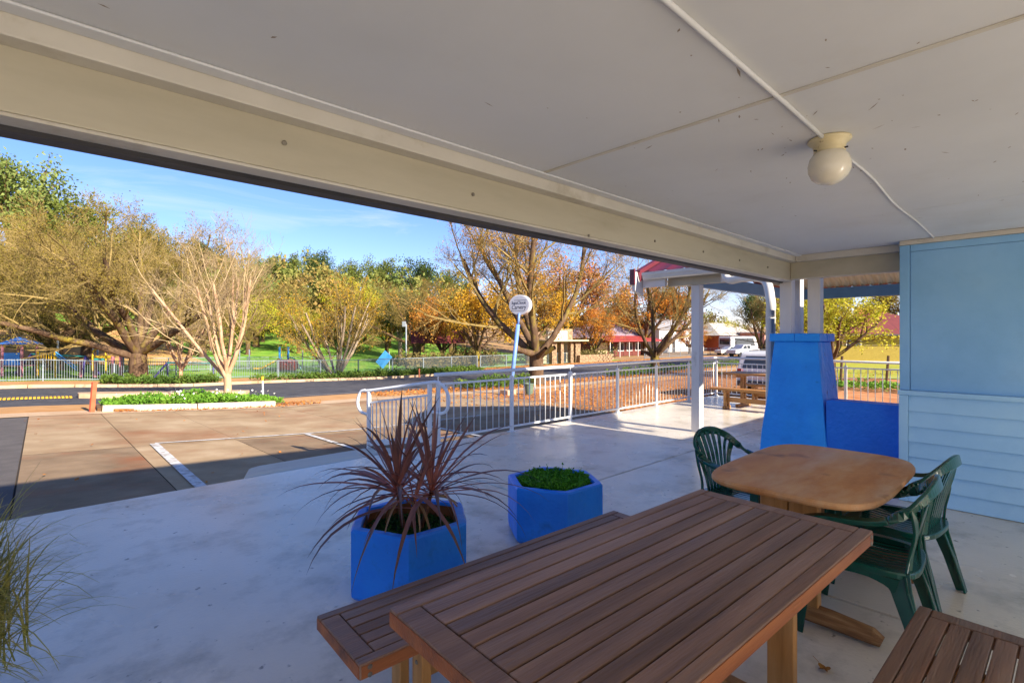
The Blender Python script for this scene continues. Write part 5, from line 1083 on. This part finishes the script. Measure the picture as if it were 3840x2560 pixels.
q = pt(1572, 36); o = MB().tube([(q.x, q.y, q.z - .2), (q.x, q.y, q.z + .62)], .06, 8).build('marker_post', pm('rust red post', ['#8a4a2c', '#a05a38'], 4, .7)); tag(o, 'short rust red post on the far verge', 'post')

# ------------------------------------------------------------------ shelters
M_rred = pm('faded red roof iron', ['#8f2f2c', '#a23c36'], 2, .6, coords='obj', dirt='#7a4a40', dscale=1.5)
M_mar = pm('leaf strewn maroon roof', ['#5a2220', '#6f2c28'], 3, .7, coords='obj', dirt='#a0642e', dscale=2, dlo=.55)
def frame_box(root, c, s, mat, nm, bev=0): return MB().box((0, 0, 0), s, M=Matrix.Translation(c)).build(nm, mat, root, bevel=bev)
def gable(root, cx, cy, w_, dpt, ze, zr, mat, nm='roof', over=.3, th=.06):
    m = MB(); x0, x1 = cx - w_ / 2 - over, cx + w_ / 2 + over; y0, y1 = cy - dpt / 2 - over, cy + dpt / 2 + over
    for ya, yb, za, zb in ((y0, cy, ze, zr), (cy, y1, zr, ze)):
        m.add([(x0, ya, za), (x1, ya, za), (x1, yb, zb), (x0, yb, zb), (x0, ya, za + th), (x1, ya, za + th), (x1, yb, zb + th), (x0, yb, zb + th)], [(0, 1, 2, 3), (7, 6, 5, 4), (0, 4, 5, 1), (1, 5, 6, 2), (2, 6, 7, 3), (3, 7, 4, 0)])
    return m.build(nm, mat, root)
def hip(root, cx, cy, w_, dpt, ze, zr, mat, over=.4, nm='roof'):
    x0, x1 = cx - w_ / 2 - over, cx + w_ / 2 + over; y0, y1 = cy - dpt / 2 - over, cy + dpt / 2 + over; k = min(w_, dpt) / 2
    m = MB(); r0, r1 = ((cx - w_ / 2 + k, cy), (cx + w_ / 2 - k, cy)) if w_ > dpt else ((cx, cy - dpt / 2 + k), (cx, cy + dpt / 2 - k))
    m.v = [(x0, y0, ze), (x1, y0, ze), (x1, y1, ze), (x0, y1, ze), (r0[0], r0[1], zr), (r1[0], r1[1], zr)]
    m.f = ([(0, 1, 5, 4), (1, 2, 5), (2, 3, 4, 5), (3, 0, 4)] if w_ > dpt else [(0, 1, 4), (1, 2, 5, 4), (2, 3, 5), (3, 0, 4, 5)]) + [(3, 2, 1, 0)]
    return m.build(nm, mat, root)
s1 = thing('picnic_shelter', 'small red roofed picnic shelter in the park behind small tan tree', 'shelter', tuple(pt(715, 60)), -YAW + R(90) + R(-88))
for x in (-1.7, 1.7):
    for y in (-1, 1): MB().bar((x, y, 0), (x, y, 2.0), .1, .1).build('post', M_galv, s1)
gable(s1, 0, 0, 4.6, 2.4, 1.95, 2.75, M_rred)
s2 = thing('picnic_shelter', 'maroon picnic shelter with leaf covered roof in the park', 'shelter', tuple(pt(1640, 56)), R(-30))
for x in (-1.9, 1.9):
    for y in (-1, 1): MB().bar((x, y, 0), (x, y, 2.3), .12, .12).build('post', M_bk_dark, s2)
gable(s2, 0, 0, 5.2, 2.6, 2.3, 3.6, M_mar)
# stone shelter
M_stone = pm('rough brown stone', ['#8a7052', '#a88c6a', '#6f5a44', '#b79e7c'], 5, .9, .8, 18, coords='obj', lo=.25, hi=.75)
M_csl = pm('cream render', ['#bfae86', '#cdbd96'], 3, .8, coords='obj')
q = pt(2118, 57); ss = thing('stone_shelter', 'brown stone bus shelter with flat cream slab roof and parapet', 'shelter', tuple(q), R(2))
for x, w_ in ((-2.1, .8), (-0.75, .5), (1.0, .5), (2.1, .9)):
    m = MB(); hh = 0; rsx = random.Random(int(x * 10))
    while hh < 2.45:
        h_ = rsx.uniform(.16, .28); nn = 2 if w_ < .6 else 3
        for i in range(nn):
            bw_ = w_ / nn; m.box((x - w_ / 2 + bw_ * (i + .5), rsx.uniform(-.02, .02), hh + h_ / 2), (bw_ - .015, .5 + rsx.uniform(0, .04), h_ - .015))
        hh += h_
    m.build('stone_pier', M_stone, ss)
frame_box(ss, (0, 1.9, 1.25), (5.2, .3, 2.5), M_csl, 'back_wall'); frame_box(ss, (-.2, 1.72, 1.5), (.9, .04, .7), M_gut, 'notice_board')
frame_box(ss, (0, .8, 2.6), (6.6, 3.4, .16), M_csl, 'roof_slab', .02); frame_box(ss, (-.2, 1.0, 3.2), (3.4, .3, 1.0), pm('white panel', ['#c9c4b8', '#d6d1c5'], 3, .7), 'parapet_sign'); frame_box(ss, (.6, 1.25, 3.3), (4.6, .18, 1.3), M_stone, 'parapet')
# each stone of low wall is a piece
q0, q1 = pt(2175, 58), pt(2295, 62); lw = thing('stone_wall', 'low brown stone wall curving right from the stone shelter', 'wall', tuple(q0)); u = (q1 - q0); L = u.length; rsx = random.Random(4)
stn = [MB().box((0, 0, 0), (.42, .4, .22)).mesh('stone', M_stone), MB().box((0, 0, 0), (.55, .42, .2)).mesh('stone', M_stone)]
for rw in range(4):
    s = 0.0
    while s < L:
        k = rsx.choice((0, 1)); wv = (.42, .55)[k]; p = u * (s / L); piece('stone', stn[k], lw, (p.x + rsx.uniform(-.03, .03), p.y + .25 * math.sin(3.1 * s / L), p.z + .11 + rw * .23), (0, 0, math.atan2(u.y, u.x))); s += wv + .02

# ------------------------------------------------------------------ buildings up the street
M_wwall = pm('white weatherboard', ['#c4c0ba', '#d2cec8'], 3, .7, coords='obj'); M_brick = pm('red brick', ['#8a4630', '#9c5238'], 6, .9, coords='obj'); M_greyroof = pm('grey roof iron', ['#8a8684', '#9c9894'], 2, .6, coords='obj')
M_mauve = pm('mauve roof iron', ['#8d7a86', '#9c8a94'], 2, .6, coords='obj'); M_gl = glass('window glass'); M_dkred = pm('dark red shopfront', ['#5a2a24', '#6f362c'], 4, .7, coords='obj')
def window(root, c, s, mat=None):
    f = frame_box(root, c, s, M_wpost, 'window'); n = Vector((0, -1, 0)) if s[1] < s[0] else Vector((-1, 0, 0))
    g = MB().box((0, 0, 0), (s[0] * (.82 if n.y else 1), s[1] * (.82 if n.x else 1), s[2] * .84), M=Matrix.Translation(Vector(c) + n * .03)).build('pane', M_gl, f); return f
q = pt(2350, 80); sp_ = thing('shop_building', 'long low shop with red verandah and mauve roof', 'building', tuple(q), R(3))
frame_box(sp_, (0, 3.5, 1.4), (15, 6, 2.8), M_dkred, 'wall'); hip(sp_, 0, 4.5, 15, 8, 2.9, 5.2, M_mauve)
m = MB(); m.add([(-8.2, -2.2, 2.3), (8.2, -2.2, 2.3), (8.2, .55, 3.1), (-8.2, .55, 3.1), (-8.2, -2.2, 2.4), (8.2, -2.2, 2.4), (8.2, .55, 3.2), (-8.2, .55, 3.2)], [(0, 1, 2, 3), (7, 6, 5, 4), (0, 4, 5, 1), (1, 5, 6, 2), (2, 6, 7, 3), (3, 7, 4, 0)]); m.build('verandah_roof', M_rred, sp_)
for i in range(7): MB().bar((-7.8 + i * 2.6, -2.0, 0), (-7.8 + i * 2.6, -2.0, 2.3), .1, .1).build('verandah_post', M_wpost, sp_)
frame_box(sp_, (-3.6, .46, 1.05), (1.0, .08, 2.1), pm('dark green door', ['#16281f', '#1d3328'], 3, .5), 'door')
frame_box(sp_, (-6, .46, 1.3), (2.4, .08, 1.7), M_csl, 'cream_panel')
for x in (-1, 1.6, 4.2, 6.4): window(sp_, (x, .44, 1.4), (1.8, .08, 1.3))
q = pt(2560, 100); wb = thing('white_building', 'white gabled building left of the portico post', 'building', tuple(q), R(-3))
frame_box(wb, (0, 4, 2.2), (16, 8, 4.4), M_wwall, 'wall'); gable(wb, 0, 4, 16, 8, 4.3, 6.4, M_greyroof); frame_box(wb, (3.5, .5, 5.4), (3.2, .5, 2.2), M_wwall, 'parapet'); frame_box(wb, (9.2, 3, 3.4), (1.2, 1.2, 6.8), M_wwall, 'chimney_block')
m = MB(); m.add([(-6, -1.8, 2.5), (-3, -1.8, 2.5), (-3, 0, 3.4), (-6, 0, 3.4), (-6, 0, 2.5), (-3, 0, 2.5)], [(0, 1, 2, 3), (0, 3, 4), (1, 5, 2), (0, 4, 5, 1)]); m.build('porch_roof', M_greyroof, wb)
window(wb, (-5.2, -.04, 1.4), (1.0, .1, 1.4)); window(wb, (1.5, -.04, 1.6), (1.4, .1, 1.4)); frame_box(wb, (-3.2, -.04, 1.1), (.9, .1, 2.2), M_gut, 'door')
q = pt(2790, 108); bh = thing('brick_house', 'red brick house with pale roof behind the white bus', 'building', tuple(q), R(-2))
frame_box(bh, (0, 4, 1.7), (13, 8, 3.4), M_brick, 'wall'); hip(bh, -2, 4.5, 18, 9, 3.3, 6.0, pm('pale roof', ['#a8a094', '#b8b0a4'], 2, .7, coords='obj')); window(bh, (-2.4, -.04, 1.9), (1.4, .1, 1.7)); frame_box(bh, (1.0, -.05, 1.6), (2.2, .12, 3.0), pm('tan render', ['#a58a72', '#b39a82'], 3, .8, coords='obj'), 'render_panel'); window(bh, (4.4, -.04, 1.9), (1.4, .1, 1.4))
q = pt(2885, 104); ph = thing('pink_house', 'small pinkish house at the street corner by the downpipe', 'building', tuple(q), 0)
frame_box(ph, (0, 2.5, 1.9), (5, 5, 3.8), pm('pink render', ['#a87a6c', '#b88a7c'], 3, .8, coords='obj'), 'wall'); frame_box(ph, (0, 2.3, 3.9), (6, 6.2, .2), M_wwall, 'roof'); window(ph, (0, -.04, 1.8), (1.5, .1, 1.2))
# yellow house
M_yw = pm('mustard weatherboard', ['#a48e3c', '#b29c48'], 3, .8, coords='obj'); M_yb = pm('mustard board', ['#9c8634', '#aa9440'], 5, .8, coords='obj', rand=.05)
q = pt(3255, 47); ang = math.atan2(RT.y, RT.x) - R(12); yh = thing('yellow_house', 'mustard yellow weatherboard house with maroon hip roof', 'building', tuple(q), ang)
frame_box(yh, (0, 4, 1.3), (6.6, 8, 2.7), M_yw, 'wall')
bdm = MB().box((0, 0, 0), (6.64, .05, .145)).mesh('board', M_yb)
for i in range(10): piece('board', bdm, yh, (0, -.02 - .0, .10 + i * .15), (R(7), 0, 0))
frame_box(yh, (0, -.03, 1.63), (6.7, .06, .05), M_gut, 'dado_line'); hip(yh, 2.2, 4.2, 11, 9, 2.66, 4.9, pm('maroon roof iron', ['#6e3430', '#823f38'], 3, .6, .3, 30, coords='obj', stretch=(3, .3, .3)))
frame_box(yh, (2.2, -.75, 2.6), (11.8, .12, .14), M_gut, 'gutter'); frame_box(yh, (5.2, 4.6, 1.3), (3.6, 7, 2.6), M_yw, 'side_wing'); window(yh, (-1.2, -.05, 1.85), (1.3, .08, .5))
frame_box(yh, (1.5, 4.2, 4.9), (1.6, .7, .9), pm('orange brick', ['#b4623a', '#c27448'], 5, .8, coords='obj'), 'chimney')
# old fence posts with wires at right
of = thing('wire_fence', 'old timber fence posts with wires beside the gravel yard', 'fence', tuple(pt(3240, 23)))
P0 = []
for px, lean in ((3150, .1), (3322, .12), (2990, 0)):
    q = pt(px, 23.5); P0.append(q); MB().tube([q - Vector((0, 0, .2)), q + RT * lean + Vector((0, 0, 1.42))], .055, 6).build('post', M_bk_dark, of, world=True)
for z in (.4, .8, 1.15): MB().tube([P0[2] + Vector((0, 0, z)), P0[0] + Vector((0, 0, z)), P0[1] + Vector((0, 0, z)), P0[1] + (P0[1] - P0[0]) * 1.5 + Vector((0, 0, z))], .006, 4).build('wire', M_galv, of, world=True)

# ------------------------------------------------------------------ vehicles
M_car = pm('white car paint', ['#c6c5c3', '#d2d1cf'], 2, .2, spec=.6); M_tyre = pm('tyre rubber', ['#161616', '#1f1f1f'], 9, .8); M_rim = pm('alloy rim', ['#7a7c80', '#94969a'], 9, .35, metal=.7); M_lamp = pm('red lamp lens', ['#8a1410', '#a01c16'], 5, .2)
def wheel(root, x, y, r_, wv):
    t_ = MB(); n = 18; pr = [(.62 * r_, -wv / 2), (.95 * r_, -wv / 2), (r_, -wv * .3), (r_, wv * .3), (.95 * r_, wv / 2), (.62 * r_, wv / 2)]
    t_.lathe(pr, n); t_.v = [(v[0], v[2], v[1]) for v in t_.v]; o = t_.build('wheel', M_tyre, root); o.location = (x, y, r_)
    h_ = MB().lathe([(.05, -wv * .46), (.6 * r_, -wv * .40), (.6 * r_, wv * .40), (.05, wv * .46)], 14); h_.v = [(v[0], v[2], v[1]) for v in h_.v]; p = h_.build('rim', M_rim, o); return o
def car(name, label, cat, loc, rz, prof, wd, glassp, wheels, r_=.36, taper=.86, zb=None):
    """prof: side outline (x, z); glassp: list of side window polygons"""
    t = thing(name, label, cat, loc, rz); m = MB(); n = len(prof); zm = max(z for x, z in prof); zw = min(zm * .55, 1.15)
    hw = lambda z: wd / 2 * (1 if z < zw else 1 - (1 - taper) * (z - zw) / (zm - zw))
    m.v = [(x, -hw(z), z) for x, z in prof] + [(x, hw(z), z) for x, z in prof]
    m.f = [tuple(range(n))[::-1], tuple(range(n, 2 * n))] + [(i, (i + 1) % n, n + (i + 1) % n, n + i) for i in range(n)]
    m.build('body', M_car, t, bevel=.05, seg=2)
    for gp in glassp:
        for s in (-1, 1):
            g = MB(); k = len(gp); g.v = [(x, s * (hw(z) + .012), z) for x, z in gp] + [(x, s * (hw(z) - .03), z) for x, z in gp]
            g.f = [tuple(range(k)), tuple(range(k, 2 * k))[::-1]] + [(i, (i + 1) % k, k + (i + 1) % k, k + i) for i in range(k)]; g.build('side_window', M_gl, t)
    for x in wheels:
        for s in (-1, 1): wheel(t, x, s * (wd / 2 - .11), r_, .24)
    return t, hw
# four wheel drive parked by the balustrade, tail towards us
th_ = math.atan2(FW.y, FW.x) - R(44)
sv, hw = car('parked_car', 'white four wheel drive parked just beyond the far balustrade', 'car', tuple(pt(2930, 20.5)), th_, [(-2.3, .45), (-2.36, .8), (-2.32, 1.1), (-2.12, 1.68), (-1.9, 1.78), (.3, 1.76), (.95, 1.18), (2.0, 1.05), (2.3, .85), (2.3, .4)], 1.88,
             [[(-2.0, 1.18), (-1.9, 1.6), (-1.2, 1.66), (-1.2, 1.18)], [(-1.1, 1.18), (-1.1, 1.66), (-.25, 1.66), (-.25, 1.18)], [(-.15, 1.18), (-.15, 1.65), (.25, 1.62), (.75, 1.18)]], (-1.45, 1.45), .39)
m = MB(); m.add([(-2.31, -.72, 1.14), (-2.31, .72, 1.14), (-2.15, .62, 1.6), (-2.15, -.62, 1.6), (-2.27, -.72, 1.14), (-2.27, .72, 1.14), (-2.1, .62, 1.6), (-2.1, -.62, 1.6)], [(0, 1, 2, 3), (7, 6, 5, 4), (0, 4, 5, 1), (1, 5, 6, 2), (2, 6, 7, 3), (3, 7, 4, 0)]); m.build('rear_window', M_gl, sv)
for s in (-1, 1): MB().box((-2.33, s * .80, 1.0), (.08, .2, .24)).build('tail_lamp', M_lamp, sv, bevel=.02)
MB().box((-2.37, 0, .88), (.02, .4, .12)).build('number_plate', M_wpost, sv); MB().box((-2.36, 0, .58), (.12, 1.8, .2)).build('bumper', M_gut, sv, bevel=.03)
for s in (-1, 1): MB().tube([(-1.8, s * .62, 1.80), (.1, s * .62, 1.81)], .02, 6).build('roof_rack', M_gut, sv)
ut, hw = car('parked_car', 'white utility parked in front of the white bus', 'car', tuple(pt(2790, 72)), R(158), [(-2.5, .5), (-2.5, 1.15), (-.5, 1.15), (-.45, 1.78), (.75, 1.75), (1.35, 1.15), (2.4, 1.0), (2.45, .5)], 1.8, [[(-.3, 1.2), (-.25, 1.62), (.25, 1.62), (.25, 1.2)], [(.35, 1.2), (.35, 1.62), (.7, 1.6), (1.1, 1.2)]], (-1.5, 1.5), .36)
u2, hw = car('parked_car', 'silver white sedan parked left of the white utility', 'car', tuple(pt(2738, 80)), R(150), [(-2.3, .45), (-2.3, .95), (-1.5, 1.05), (-.9, 1.45), (.4, 1.45), (1.1, 1.0), (2.2, .88), (2.25, .42)], 1.75, [[(-1.2, 1.0), (-.8, 1.36), (-.2, 1.38), (-.2, 1.0)], [(-.1, 1.0), (-.1, 1.38), (.35, 1.36), (.85, 1.0)]], (-1.4, 1.4), .33)
bs, hw = car('parked_bus', 'white coach bus parked on the street', 'bus', tuple(pt(2772, 84)), R(-14), [(-3.6, .4), (-3.6, 2.9), (-3.4, 3.05), (2.6, 3.05), (2.95, 2.8), (3.2, 1.5), (3.15, .4)], 2.4, [[(-2.6, 1.5), (-2.6, 2.75), (2.0, 2.75), (2.5, 1.5)]], (-2.2, 2.0), .48, .95)
MB().box((-3.62, 0, 2.2), (.04, 1.9, .9)).build('rear_window', M_gl, bs); MB().box((3.06, 0, 2.1), (.06, 2.0, 1.1)).build('windscreen', M_gl, bs)
for s in (-1, 1): MB().box((-3.62, s * 1.0, 1.0), (.06, .2, .5)).build('tail_lamp', M_lamp, bs)
